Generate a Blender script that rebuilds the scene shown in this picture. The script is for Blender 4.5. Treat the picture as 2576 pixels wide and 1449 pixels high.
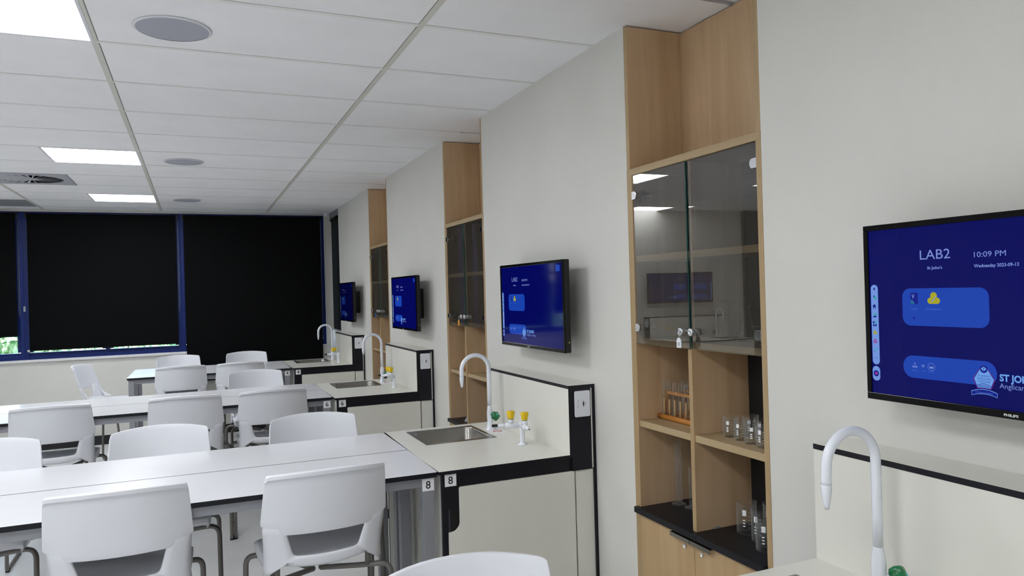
import bpy, bmesh, math, random
from mathutils import Vector, Matrix
random.seed(7)
S = bpy.context.scene
COL = S.collection
for o in list(bpy.data.objects): bpy.data.objects.remove(o)

# ---------------------------------------------------------------- camera
CH = 1.65                       # eye height
def cam_axes(yaw, pitch, roll):
    fwd = Vector((math.sin(yaw)*math.cos(pitch), math.cos(yaw)*math.cos(pitch), math.sin(pitch)))
    right = Vector((math.cos(yaw), -math.sin(yaw), 0)); up = right.cross(fwd)
    return (right*math.cos(roll)+up*math.sin(roll), -right*math.sin(roll)+up*math.cos(roll), fwd)
cd = bpy.data.cameras.new('camera'); cam = bpy.data.objects.new('camera', cd); COL.objects.link(cam)
r_, u_, f_ = cam_axes(0.40875, 0.00272, -0.028057)
cam.matrix_world = Matrix(((r_.x, u_.x, -f_.x, 0), (r_.y, u_.y, -f_.y, 0), (r_.z, u_.z, -f_.z, CH), (0, 0, 0, 1)))
cd.sensor_fit = 'HORIZONTAL'; cd.sensor_width = 36; cd.lens = 36*1840.04/2576; cd.clip_start = .05; cd.clip_end = 300
S.camera = cam
S.cycles.transparent_max_bounces = 32

# ---------------------------------------------------------------- world, exposure
w = bpy.data.worlds.new('sky'); S.world = w; w.use_nodes = True
nt = w.node_tree; bg = nt.nodes['Background']
sky = nt.nodes.new('ShaderNodeTexSky'); sky.sky_type = 'NISHITA'; sky.sun_elevation = math.radians(48); sky.sun_rotation = math.radians(200); sky.sun_disc = False
nt.links.new(sky.outputs[0], bg.inputs[0]); bg.inputs[1].default_value = 1.8
vs = S.view_settings; vs.view_transform = 'Standard'; vs.look = 'None'; vs.gamma = 1; vs.use_curve_mapping = False
vs.exposure = 0.0
PANEL_STRENGTH = 21.8

H = CH+1.058                    # ceiling
XR = 1.624                      # right wall face
YB = 9.65                       # window wall face
XL, YF = -4.7, -3.2             # unseen left and front walls
ZB = CH-.732                    # bench and table top height

# ---------------------------------------------------------------- materials
MATS = {}
def lin(c):
    return tuple((x/12.92 if x <= .04045 else ((x+.055)/1.055)**2.4) for x in [v/255 for v in c])+(1,)
def mat(name, rgb, rough=.5, metal=0, spec=.5, noise=0, nscale=(20,20,20), bump=0, bscale=200, coat=0, emit=None, estr=0, trans=0, ior=1.45):
    if name in MATS: return MATS[name]
    m = bpy.data.materials.new(name); m.use_nodes = True; t = m.node_tree; b = t.nodes['Principled BSDF']
    c = lin(rgb); b.inputs['Base Color'].default_value = c
    b.inputs['Roughness'].default_value = rough; b.inputs['Metallic'].default_value = metal
    b.inputs['Specular IOR Level'].default_value = spec; b.inputs['Coat Weight'].default_value = coat
    b.inputs['Coat Roughness'].default_value = .05
    b.inputs['IOR'].default_value = ior; b.inputs['Transmission Weight'].default_value = trans
    if emit: b.inputs['Emission Color'].default_value = lin(emit); b.inputs['Emission Strength'].default_value = estr
    if noise or bump:
        tc = t.nodes.new('ShaderNodeTexCoord'); mp = t.nodes.new('ShaderNodeMapping'); mp.inputs['Scale'].default_value = nscale
        t.links.new(tc.outputs['Object'], mp.inputs[0])
    if noise:
        n = t.nodes.new('ShaderNodeTexNoise'); n.inputs['Scale'].default_value = 1; n.inputs['Detail'].default_value = 6
        t.links.new(mp.outputs[0], n.inputs['Vector'])
        r = t.nodes.new('ShaderNodeMapRange'); r.inputs[1].default_value = .3; r.inputs[2].default_value = .7
        r.inputs[3].default_value = 1-noise; r.inputs[4].default_value = 1+noise*.4
        t.links.new(n.outputs[0], r.inputs[0])
        v = t.nodes.new('ShaderNodeVectorMath'); v.operation = 'SCALE'; v.inputs[0].default_value = c[:3]
        t.links.new(r.outputs[0], v.inputs['Scale']); t.links.new(v.outputs[0], b.inputs['Base Color'])
    if bump:
        n2 = t.nodes.new('ShaderNodeTexNoise'); n2.inputs['Scale'].default_value = bscale; n2.inputs['Detail'].default_value = 3
        t.links.new(tc.outputs['Object'], n2.inputs['Vector'])
        bp = t.nodes.new('ShaderNodeBump'); bp.inputs['Strength'].default_value = bump; bp.inputs['Distance'].default_value = .002
        t.links.new(n2.outputs[0], bp.inputs['Height']); t.links.new(bp.outputs[0], b.inputs['Normal'])
    MATS[name] = m; return m
def wood(name, rgb, dark, grain='Z'):
    m = bpy.data.materials.new(name); m.use_nodes = True; t = m.node_tree; b = t.nodes['Principled BSDF']
    tc = t.nodes.new('ShaderNodeTexCoord'); mp = t.nodes.new('ShaderNodeMapping')
    mp.inputs['Scale'].default_value = (9, 9, .55) if grain == 'Z' else (9, .55, 9)
    t.links.new(tc.outputs['Object'], mp.inputs[0])
    n = t.nodes.new('ShaderNodeTexNoise'); n.inputs['Scale'].default_value = 1.6; n.inputs['Detail'].default_value = 5; n.inputs['Distortion'].default_value = .6
    t.links.new(mp.outputs[0], n.inputs['Vector'])
    mp2 = t.nodes.new('ShaderNodeMapping'); mp2.inputs['Scale'].default_value = (160, 160, 3) if grain == 'Z' else (160, 3, 160)
    t.links.new(tc.outputs['Object'], mp2.inputs[0])
    n2 = t.nodes.new('ShaderNodeTexNoise'); n2.inputs['Scale'].default_value = 1; n2.inputs['Detail'].default_value = 3
    t.links.new(mp2.outputs[0], n2.inputs['Vector'])
    mx = t.nodes.new('ShaderNodeMix'); mx.data_type = 'FLOAT'; mx.inputs[0].default_value = .13
    t.links.new(n.outputs[0], mx.inputs[2]); t.links.new(n2.outputs[0], mx.inputs[3])
    cr = t.nodes.new('ShaderNodeValToRGB'); cr.color_ramp.elements[0].position = .36; cr.color_ramp.elements[0].color = lin(dark)
    cr.color_ramp.elements[1].position = .6; cr.color_ramp.elements[1].color = lin(rgb)
    t.links.new(mx.outputs[0], cr.inputs[0]); t.links.new(cr.outputs[0], b.inputs['Base Color'])
    b.inputs['Roughness'].default_value = .45
    MATS[name] = m; return m
def thin_glass(name, tint, ior=1.5, haze=0):
    m = bpy.data.materials.new(name); m.use_nodes = True; t = m.node_tree; t.nodes.clear()
    o = t.nodes.new('ShaderNodeOutputMaterial'); mx = t.nodes.new('ShaderNodeMixShader'); tr = t.nodes.new('ShaderNodeBsdfTransparent')
    gl = t.nodes.new('ShaderNodeBsdfGlossy'); fr = t.nodes.new('ShaderNodeFresnel'); fr.inputs[0].default_value = ior
    gl.inputs['Roughness'].default_value = .005; tr.inputs[0].default_value = tint+(1,)
    t.links.new(fr.outputs[0], mx.inputs[0]); t.links.new(tr.outputs[0], mx.inputs[1]); t.links.new(gl.outputs[0], mx.inputs[2]); t.links.new(mx.outputs[0], o.inputs[0])
    if haze:  # pale diffuse haze painted into the glass to lighten it
        df = t.nodes.new('ShaderNodeBsdfDiffuse'); df.inputs[0].default_value = (.8, .75, .63, 1); m2 = t.nodes.new('ShaderNodeMixShader'); m2.inputs[0].default_value = haze
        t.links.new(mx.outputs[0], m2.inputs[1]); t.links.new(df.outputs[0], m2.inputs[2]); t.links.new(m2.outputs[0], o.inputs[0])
    MATS[name] = m; return m
def emis(name, rgb, s):
    m = bpy.data.materials.new(name); m.use_nodes = True; t = m.node_tree; t.nodes.clear()
    o = t.nodes.new('ShaderNodeOutputMaterial'); e = t.nodes.new('ShaderNodeEmission'); e.inputs[0].default_value = lin(rgb); e.inputs[1].default_value = s
    t.links.new(e.outputs[0], o.inputs[0]); MATS[name] = m; return m

WALL = mat('wall paint', (219, 218, 212), .55, noise=.03, nscale=(3,3,3), bump=.15, bscale=260)
TILE = mat('ceiling tile', (248, 248, 250), .9, noise=.03, nscale=(4,4,4), bump=.25, bscale=420)
GRIDX = mat('cross tee paint', (238, 238, 236), .6)
GRID = mat('ceiling grid paint', (212, 212, 203), .5)
GAP = mat('gap dark', (14, 14, 15), .95)
FLOOR = mat('floor vinyl', (224, 225, 225), .32, noise=.08, nscale=(2.5,2.5,2.5), bump=.05, bscale=60)
SKIRT = mat('skirting black', (22, 23, 26), .45)
BLUE = mat('window frame blue', (16, 38, 104), .35, spec=.3)
BLIND = mat('blind fabric', (8, 9, 10), .9, spec=.15, noise=.12, nscale=(300,300,300))
SILL = mat('sill white', (222, 222, 224), .35)
CREAM = mat('cream laminate', (227, 226, 217), .28, spec=.5, noise=.02, nscale=(6,6,6))
BLACKL = mat('black laminate edge', (20, 21, 28), .45, spec=.35)
BLACKD = mat('black recess', (6, 6, 7), .7)
WHITEL = mat('white laminate', (226, 227, 231), .22, noise=.015, nscale=(6,6,6))
ALU = mat('grey aluminium', (148, 150, 156), .42, metal=.25, noise=.03, nscale=(4,4,60))
PLAST = mat('white polypropylene', (226, 228, 234), .34, noise=.01, nscale=(10,10,10), bump=.04, bscale=900)
TUBE = mat('grey chair tube', (112, 110, 106), .4, metal=.35)
RUB = mat('black rubber', (16, 16, 17), .6)
STEEL = mat('brushed steel', (150, 148, 143), .27, metal=1, noise=.08, nscale=(400,6,6))
CHROME = mat('chrome', (225, 226, 230), .09, metal=1)
TAPW = mat('tap white enamel', (236, 240, 248), .2, coat=.4)
GREEN = mat('green knob plastic', (10, 112, 62), .28, coat=.3)
GREEN2 = mat('green knob disc', (52, 160, 88), .35)
CYAN = mat('cyan knob mark', (90, 190, 225), .4)
YELLOW = mat('yellow knob plastic', (238, 200, 8), .3, coat=.2)
WHITE = mat('white print', (240, 241, 244), .4)
INK = mat('black print', (18, 20, 30), .5)
RED = mat('red print', (205, 50, 50), .5)
PLATE = mat('socket plate white', (232, 234, 240), .3)
WOOD = wood('maple laminate', (211, 181, 145), (195, 163, 125))
WOODY = wood('maple edge band', (179, 157, 120), (168, 144, 107), 'Y')
WOODE = wood('maple front edge', (178, 153, 114), (167, 141, 102))
WOODD = wood('maple door', (188, 160, 120), (176, 146, 104))
ORANGEW = wood('rack orange wood', (204, 140, 62), (180, 112, 40), 'Y')
PEGW = mat('pale peg wood', (205, 165, 110), .6)
GLASSD = thin_glass('smoked door glass', (.99, .985, .95), 2.2, .040)  # carries a painted pale haze that lifts the cabinet doors
PANE = thin_glass('window glass', (.9, .95, .93))
def lab_glass():
    m = bpy.data.materials.new('lab glass'); m.use_nodes = True; t = m.node_tree; t.nodes.clear(); N = t.nodes.new; L = t.links.new
    o = N('ShaderNodeOutputMaterial'); mx = N('ShaderNodeMixShader'); m2 = N('ShaderNodeMixShader'); tr = N('ShaderNodeBsdfTransparent'); gl = N('ShaderNodeBsdfGlossy'); df = N('ShaderNodeBsdfTranslucent'); d2 = N('ShaderNodeBsdfDiffuse'); m3 = N('ShaderNodeMixShader')
    lw = N('ShaderNodeLayerWeight'); lw.inputs[0].default_value = .22; mr = N('ShaderNodeMapRange'); mr.inputs[3].default_value = .03; mr.inputs[4].default_value = .85
    tr.inputs[0].default_value = (.96, .975, .975, 1); gl.inputs['Roughness'].default_value = .03; df.inputs[0].default_value = (.85, .88, .9, 1); d2.inputs[0].default_value = (.85, .88, .9, 1)
    m2.inputs[0].default_value = .55; m3.inputs[0].default_value = .5  # pale diffuse share at grazing angles, painted in for bright edge reflections
    L(lw.outputs['Facing'], mr.inputs[0]); L(mr.outputs[0], mx.inputs[0]); L(df.outputs[0], m3.inputs[1]); L(d2.outputs[0], m3.inputs[2]); L(gl.outputs[0], m2.inputs[1]); L(m3.outputs[0], m2.inputs[2])
    L(tr.outputs[0], mx.inputs[1]); L(m2.outputs[0], mx.inputs[2]); L(mx.outputs[0], o.inputs[0]); return m
GLASS = lab_glass()
GEDGE = mat('glass edge green', (40, 92, 84), .1, spec=.8)
TVB = mat('tv gloss black', (7, 7, 9), .14, spec=.22)
TVC = mat('tv case black', (14, 15, 16), .45)
LIGHTM = emis('panel light', (250, 252, 255), PANEL_STRENGTH)
LFRAME = mat('light frame', (225, 226, 232), .4)
SPKM = mat('speaker grille', (176, 178, 190), .7, bump=.5, bscale=1500)
DIFFM = mat('diffuser paint', (176, 179, 186), .55)
DARKP = mat('return grille grey', (140, 143, 148), .7)
TAGW = mat('tag white', (225, 228, 235), .4)
TAGO = mat('tag orange', (250, 160, 10), .4)
TAGB = mat('tag blue', (30, 120, 230), .4)
def screen_mat():
    m = bpy.data.materials.new('tv screen'); m.use_nodes = True; b = m.node_tree.nodes['Principled BSDF']
    b.inputs['Base Color'].default_value = (.002, .002, .01, 1); b.inputs['Roughness'].default_value = .06
    b.inputs['Specular IOR Level'].default_value = .14; b.inputs['Emission Color'].default_value = lin((0, 3, 86)); b.inputs['Emission Strength'].default_value = 1.0
    return m
SCREEN = screen_mat()
def ui(name, rgb, s=1.0):
    m = bpy.data.materials.new(name); m.use_nodes = True; b = m.node_tree.nodes['Principled BSDF']
    b.inputs['Base Color'].default_value = (.003, .003, .01, 1); b.inputs['Roughness'].default_value = .06
    b.inputs['Specular IOR Level'].default_value = .14; b.inputs['Emission Color'].default_value = lin(rgb); b.inputs['Emission Strength'].default_value = s
    return m
UIC = ui('ui card', (22, 64, 170)); UIT = ui('ui text', (120, 140, 205)); UIW = ui('ui bar', (110, 145, 215)); UID = ui('ui dark', (10, 25, 130))
UIY = ui('ui yellow', (165, 160, 30)); UIP = ui('ui pink', (150, 55, 140)); UIG = ui('ui teal', (50, 160, 160)); UIL = ui('ui pale', (105, 155, 225)); UIR = ui('ui red', (120, 25, 110)); UIS = ui('ui small', (75, 112, 200))

# ---------------------------------------------------------------- mesh helpers
class MB:
    def __init__(s): s.v = []; s.f = []; s.m = []; s.mats = []; s.sm = []
    def mi(s, m):
        if m not in s.mats: s.mats.append(m)
        return s.mats.index(m)
    def face(s, idx, m, smooth=False): s.f.append(tuple(idx)); s.m.append(s.mi(m)); s.sm.append(smooth)
    def box(s, x0, x1, y0, y1, z0, z1, m, top=None, faces=None):
        b = len(s.v)
        for z in (z0, z1):
            for x, y in ((x0, y0), (x1, y0), (x1, y1), (x0, y1)): s.v.append((x, y, z))
        F = dict(b=(3,2,1,0), t=(4,5,6,7), f=(0,1,5,4), r=(1,2,6,5), k=(2,3,7,6), l=(3,0,4,7))
        for k, q in F.items():
            mm = m
            if k == 't' and top: mm = top
            if faces and k in faces: mm = faces[k]
            s.face([b+i for i in q], mm)
        return s
    def prism(s, pts, d0, d1, axis, m, cap=None, smooth=False):
        # pts: 2D loop; axis 'x': (d,a,b) 'y': (a,d,b) 'z': (a,b,d)
        P = {'x': lambda a, b, d: (d, a, b), 'y': lambda a, b, d: (a, d, b), 'z': lambda a, b, d: (a, b, d)}[axis]
        n = len(pts); b = len(s.v)
        for d in (d0, d1):
            for a_, b_ in pts: s.v.append(P(a_, b_, d))
        s.face([b+i for i in range(n)][::-1], cap or m); s.face([b+n+i for i in range(n)], cap or m)
        for i in range(n): s.face((b+i, b+(i+1) % n, b+n+(i+1) % n, b+n+i), m, smooth)
        return s
    def tube(s, path, r, m, seg=10, closed=False, cap=True):
        path = [Vector(p) for p in path]; n = len(path); b = len(s.v)
        rs = r if isinstance(r, (list, tuple)) else [r]*n
        up = None
        for i, p in enumerate(path):
            if closed: t = path[(i+1) % n]-path[i-1]
            else: t = (path[min(i+1, n-1)]-path[max(i-1, 0)])
            t.normalize()
            if up is None: up = t.orthogonal().normalized()
            else: up = (up-t*up.dot(t)).normalized()
            q = t.cross(up)
            for k in range(seg):
                a = 2*math.pi*k/seg; s.v.append(tuple(p+(up*math.cos(a)+q*math.sin(a))*rs[i]))
        for i in range(n if closed else n-1):
            j = (i+1) % n
            if closed and j == 0:
                # best rotation match
                best = min(range(seg), key=lambda o: (Vector(s.v[b+i*seg])-Vector(s.v[b+o])).length)
            else: best = 0
            for k in range(seg):
                s.face((b+i*seg+k, b+i*seg+(k+1) % seg, b+j*seg+(k+1+best) % seg, b+j*seg+(k+best) % seg), m, True)
        if cap and not closed:
            s.face([b+k for k in range(seg)][::-1], m); s.face([b+(n-1)*seg+k for k in range(seg)], m)
        return s
    def lathe(s, prof, m, c=(0, 0, 0), ax=(0, 0, 1), seg=28, lobes=None, mats=None, smooth=True, closed=False, cap=True):
        ax = Vector(ax).normalized(); rot = Vector((0, 0, 1)).rotation_difference(ax).to_matrix(); c = Vector(c); b = len(s.v); n = len(prof)
        for (r, z) in prof:
            for k in range(seg):
                a = 2*math.pi*k/seg; rr = r*(lobes(a) if lobes else 1)
                s.v.append(tuple(c+rot@Vector((rr*math.cos(a), rr*math.sin(a), z))))
        for i in range(n-1+(1 if closed else 0)):
            j = (i+1) % n
            for k in range(seg):
                s.face((b+i*seg+k, b+i*seg+(k+1) % seg, b+j*seg+(k+1) % seg, b+j*seg+k), mats[i] if mats else m, smooth)
        if not closed and cap:
            if prof[0][0] > 1e-6: s.face([b+k for k in range(seg)][::-1], m)
            if prof[-1][0] > 1e-6: s.face([b+(n-1)*seg+k for k in range(seg)], mats[-1] if mats else m)
        return s
    def build(s, name, parent=None, bevel=0, loc=None, sub=0, segs=2, weld=False):
        me = bpy.data.meshes.new(name); me.from_pydata(s.v, [], s.f)
        for m in s.mats: me.materials.append(m)
        me.polygons.foreach_set('material_index', s.m); me.polygons.foreach_set('use_smooth', s.sm); me.update()
        if weld:
            bm = bmesh.new(); bm.from_mesh(me); bmesh.ops.remove_doubles(bm, verts=bm.verts, dist=1e-5); bmesh.ops.recalc_face_normals(bm, faces=bm.faces); bm.to_mesh(me); bm.free()
        o = bpy.data.objects.new(name, me); COL.objects.link(o)
        if parent: o.parent = parent
        if loc: o.location = loc
        if bevel:
            md = o.modifiers.new('bevel', 'BEVEL'); md.width = bevel; md.segments = segs; md.limit_method = 'ANGLE'; md.angle_limit = math.radians(40); md.harden_normals = False
        return o
def tag(o, label, cat, group=None):
    o['label'] = label; o['category'] = cat
    if group: o['group'] = group
    return o
def thing(name, label, cat, loc=(0, 0, 0), rz=0, group=None):
    o = bpy.data.objects.new(name, None); COL.objects.link(o); o.location = loc; o.rotation_euler = (0, 0, rz); o.empty_display_size = .1
    return tag(o, label, cat, group)
def struct(o): o['kind'] = 'structure'; return o
def kids(o): return [c for c in bpy.data.objects if c.parent == o]
def dup(root, loc, rz=None, label=None):
    ch = kids(root); r = root.copy(); COL.objects.link(r); r.location = loc
    if rz is not None: r.rotation_euler = (0, 0, rz)
    if label: r['label'] = label
    for c in ch:
        gs = kids(c); d = c.copy(); COL.objects.link(d); d.parent = r
        for g in gs:
            e = g.copy(); COL.objects.link(e); e.parent = d
    return r
def text_mesh(txt, size, m, bold=0, width=None, align='LEFT', shear=0):
    """flat lettering as a mesh in local XY, returns mesh data"""
    cu = bpy.data.curves.new('lettering', 'FONT'); cu.body = txt; cu.size = size; cu.offset = bold; cu.align_x = align; cu.extrude = 0; cu.resolution_u = 3
    o = bpy.data.objects.new('lettering', cu); COL.objects.link(o)
    dg = bpy.context.evaluated_depsgraph_get(); me = bpy.data.meshes.new_from_object(o.evaluated_get(dg))
    bpy.data.objects.remove(o)
    if width:
        xs = [v.co.x for v in me.vertices]; k = width/(max(xs)-min(xs)+1e-9)
        c = 0 if align == 'LEFT' else (max(xs)+min(xs))/2
        x0 = min(xs) if align == 'LEFT' else c
        for v in me.vertices: v.co.x = (v.co.x-x0)*k
    me.materials.clear(); me.materials.append(m); return me
def place_mesh(me, name, parent, M):
    o = bpy.data.objects.new(name, me); COL.objects.link(o); me.transform(M)
    if parent: o.parent = parent
    return o
def arc(cx, cy, r, a0, a1, n):
    return [(cx+r*math.cos(math.radians(a0+(a1-a0)*i/n)), cy+r*math.sin(math.radians(a0+(a1-a0)*i/n))) for i in range(n+1)]
def rrect(x0, x1, y0, y1, r, n=6):
    return arc(x1-r, y0+r, r, -90, 0, n)+arc(x1-r, y1-r, r, 0, 90, n)+arc(x0+r, y1-r, r, 90, 180, n)+arc(x0+r, y0+r, r, 180, 270, n)
def rounded_path(pts, rad, n=6, closed=False):
    pts = [Vector(p) for p in pts]; out = []; N = len(pts)
    for i, p in enumerate(pts):
        if not closed and i in (0, N-1): out.append(p); continue
        a = pts[i-1]; b = pts[(i+1) % N]; r = rad[i] if isinstance(rad, (list, tuple)) else rad
        da = (a-p); db = (b-p); r1 = min(r, da.length*.49, db.length*.49)
        A = p+da.normalized()*r1; B = p+db.normalized()*r1
        for k in range(n+1):
            t = k/n; out.append(A*(1-t)**2+p*2*t*(1-t)+B*t*t)
    return out

# ---------------------------------------------------------------- room shell
struct(MB().box(XL-.1, XR+.5, YF-.1, YB+.3, -.06, 0, FLOOR).build('floor'))
# right wall: piers between the recesses
NICHES = [(1.772, 2.540), (4.157, 4.917), (6.573, 7.342)]
mb = MB(); y = YF
for a, b in NICHES: mb.box(XR, XR+.32, y, a, 0, H+.12, WALL); y = b
mb.box(XR, XR+.32, y, 9.03, 0, H+.12, WALL); mb.box(XR, XR+.32, 9.03, YB+.02, 0, 1.2, WALL)
mb.box(XR+.28, XR+.34, YF, YB, 0, H+.12, WALL)
struct(mb.build('wall_right'))
struct(MB().box(XL-.1, XL, YF, YB, 0, H+.12, WALL).build('wall_left'))
struct(MB().box(XL-.1, XR+.4, YF-.1, YF, 0, H+.12, WALL).build('wall_front'))
ZS = CH-.63
mb = MB()
mb.box(-2.3, XR+.34, YB, YB+.2, 0, ZS, WALL); mb.box(1.555, XR+.34, YB, YB+.2, ZS, H+.12, WALL); mb.box(-2.3, 1.555, YB, YB+.2, H-.028, H+.12, WALL)
struct(mb.build('wall_back'))
struct(MB().box(XL, -2.2, 8.62, 8.74, 0, H+.12, WALL).box(-2.3, -2.2, 8.74, YB+.2, 0, H+.12, WALL).build('wall_partition'))
struct(MB().box(-2.2, XR-.002, YB-.012, YB-.0005, 0, .105, SKIRT).build('baseboard_back', bevel=.002))
DARKREFL = mat('added dark panel', (30, 31, 33), .5)
d_ = bpy.data.objects.new('added_dark_panel', None); COL.objects.link(d_); struct(d_)  # added dark panel, unseen directly; darkens the reflection in the cabinet glass
struct(MB().box(-4.66, -3.82, 8.585, 8.615, .01, H-.01, DARKREFL).build('dark_panel', d_, bevel=.002)); struct(MB().tube([(-3.92, 8.585, 1.02), (-3.92, 8.54, 1.02), (-4.04, 8.54, 1.02)], .009, ALU, 10).build('panel_handle', d_))
# ceiling tiles: 1200 x 600, laid on a flush grid with a fine shadow gap on the camera side
TA, TB = .8498, 3.3948
GW = .0125
mb = MB()
xs = [TA+1.2*i for i in range(-5, 2)]; ys = [TB+.6*k for k in range(-12, 12)]
skip = set()
LIGHTS = [(-1, 1), (4, 1), (8, 1), (-5, 1), (-9, 1)]
holes = []
for (k, _) in LIGHTS: holes.append((-.9502-.0, -.3502, TB+.6*k)); holes.append((-2.7502, -2.1502, TB+.6*k))
for i in range(len(xs)-1):
    for j in range(len(ys)-1):
        x0, x1, y0, y1 = xs[i]+GW, xs[i+1]-GW, ys[j]+GW, ys[j+1]-GW-.0055
        if x0 >= 0: x1 += 0
        if x1 > 0 and x0 > 0: x0 += 0; 
        # gap faces the camera's x
        if (x0+x1)/2 < .3: x1 = x1
        x0b = x0+(.004 if (xs[i] < 0) else 0); x1b = x1-(.004 if xs[i+1] > 0 else 0)
        x1b = min(x1b, XR+.3); x0b = max(x0b, XL); y0 = max(y0, YF); y1 = min(y1, YB+.02)
        if x1b <= x0b or y1 <= y0: continue
        segs = [(x0b, x1b)]
        for hx0, hx1, hy in holes:
            if abs(hy-ys[j]) < .01 and hx0 < x1b and hx1 > x0b:
                ns = []
                for a_, b_ in segs:
                    if hx0 > a_+.03: ns.append((a_, hx0-.004))
                    if hx1 < b_-.03: ns.append((hx1+.004, b_))
                segs = ns
        for a_, b_ in segs: mb.box(a_, b_, y0, y1, H+.001, H+.016, TILE)
mb.box(XL, XR+.34, YF, YB+.02, H+.017, H+.03, GAP)
struct(mb.build('ceiling'))
mb = MB()
for x in xs: 
    if XL < x < XR: mb.box(x-GW, x+GW, YF, YB, H, H+.012, GRID)
for yy in ys:
    if YF < yy < YB: mb.box(XL, XR+.02, yy-GW, yy+GW, H+.0004, H+.0116, GRIDX)
mb.box(-2.2, XR, YB-.022, YB, H-.003, H+.01, SILL)
struct(mb.build('trim_1'))

# ceiling fixtures
def light_panel(x0, y0, label):
    t = thing('ceiling_light', label, 'ceiling light', (x0+.3, y0+.3, H), 0, 'square panel lights in the ceiling')
    f = MB(); a, b = .2985, .286
    for q in ((-a, a, -a, -b), (-a, a, b, a), (-a, -b, -b, b), (b, a, -b, b)): f.box(*q, -.003, .012, LFRAME)
    f.build('frame', t, bevel=.001)
    MB().box(-b, b, -b, b, .002, .008, LIGHTM).build('diffuser', t)
lab = {4: 'middle one in the left column of lit square ceiling panels', 8: 'lit square ceiling panel nearest the dark window blinds', -1: 'large bright ceiling panel in the top left corner, nearest the camera'}
for k, _ in LIGHTS:
    light_panel(-.9502, TB+.6*k, lab.get(k, 'lit square ceiling panel behind the camera, %s' % ('first row' if k == -5 else 'second row')))
    light_panel(-2.7502, TB+.6*k, 'lit square ceiling panel on the far left side of the room, %s' % {4: 'middle row', 8: 'window row', -1: 'beside the near benches', -5: 'behind the camera', -9: 'at the very back'}[k])
for (sy, l) in ((3.135, 'largest round ceiling speaker grille, nearest the camera'), (6.15, 'round ceiling speaker grille level with the middle lit panel'), (8.54, 'smallest round ceiling speaker grille, nearest the window wall')):
    t = thing('ceiling_speaker', l, 'speaker', (-.055, sy, H), 0, 'round speakers set into the ceiling tiles')
    MB().lathe([(.1395, .001), (.1425, -.003), (.135, -.006), (.132, -.006)], LFRAME, seg=48, cap=False).build('rim', t)
    MB().lathe([(.1325, -.0045), (0.0001, -.0047)], SPKM, seg=48, smooth=False, cap=False).build('grille', t)
# swirl diffuser
t = thing('air_diffuser', 'square grey air vent with a round swirl of slots in the ceiling', 'air vent', (-1.25, TB+.6*6.5, H))
mb = MB()
R1 = .235; sq = .2985
ring = [(R1*math.cos(2*math.pi*i/48), R1*math.sin(2*math.pi*i/48)) for i in range(48)]
def sqp(a):
    c_, s_ = math.cos(a), math.sin(a); k = sq/max(abs(c_), abs(s_)); return (c_*k, s_*k)
b0 = len(mb.v)
for i in range(48):
    a = 2*math.pi*i/48; mb.v.append((ring[i][0], ring[i][1], -.007)); q = sqp(a); mb.v.append((q[0], q[1], -.007))
for i in range(48): j = (i+1) % 48; mb.face((b0+2*i, b0+2*j, b0+2*j+1, b0+2*i+1), DIFFM)
mb.lathe([(R1, -.007), (R1, .0008)], DIFFM, seg=48, cap=False)
mb.box(-sq, sq, -sq, -sq+.002, -.007, .0008, DIFFM).box(-sq, sq, sq-.002, sq, -.007, .0008, DIFFM).box(-sq, -sq+.002, -sq, sq, -.007, .0008, DIFFM).box(sq-.002, sq, -sq, sq, -.007, .0008, DIFFM)
mb.lathe([(.0001, -.006), (.06, -.007), (.062, .0005)], DIFFM, seg=24)
mb.build('face_plate', t)
MB().lathe([(R1, -.0001), (.0001, -.0001)], BLACKD, seg=32).build('duct_opening', t)
for i in range(24):
    a = 2*math.pi*i/24; m_ = MB()
    c_, s_ = math.cos(a), math.sin(a); n_ = (-s_, c_)
    p0 = (.06*c_, .06*s_); p1 = (.233*c_, .233*s_); w0, w1 = .0045, .011
    b0 = 0
    for (px_, py_, ww) in ((p0[0], p0[1], w0), (p1[0], p1[1], w1)):
        m_.v.append((px_-n_[0]*ww, py_-n_[1]*ww, -.0068)); m_.v.append((px_+n_[0]*ww, py_+n_[1]*ww, -.0012))
    m_.face((0, 1, 3, 2), DIFFM); o = m_.build('vane', t)
    md = o.modifiers.new('thickness', 'SOLIDIFY'); md.thickness = .0015
t = thing('return_air_panel', 'plain darker grey panel in the ceiling at the far left', 'air vent', (-1.85, TB+.6*9.5, H))
MB().box(-.285, .285, -.285, .285, -.002, .0005, DARKP).build('panel', t)
# small white sensor in the corner
t = thing('motion_sensor', 'small white sensor in the top corner beside the dark blind', 'sensor', (1.60-.03, YB-.05, H-.001))
MB().lathe([(.035, 0), (.035, -.012), (.03, -.03), (.015, -.042), (.0001, -.045)], LFRAME, seg=20).build('housing', t)

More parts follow.
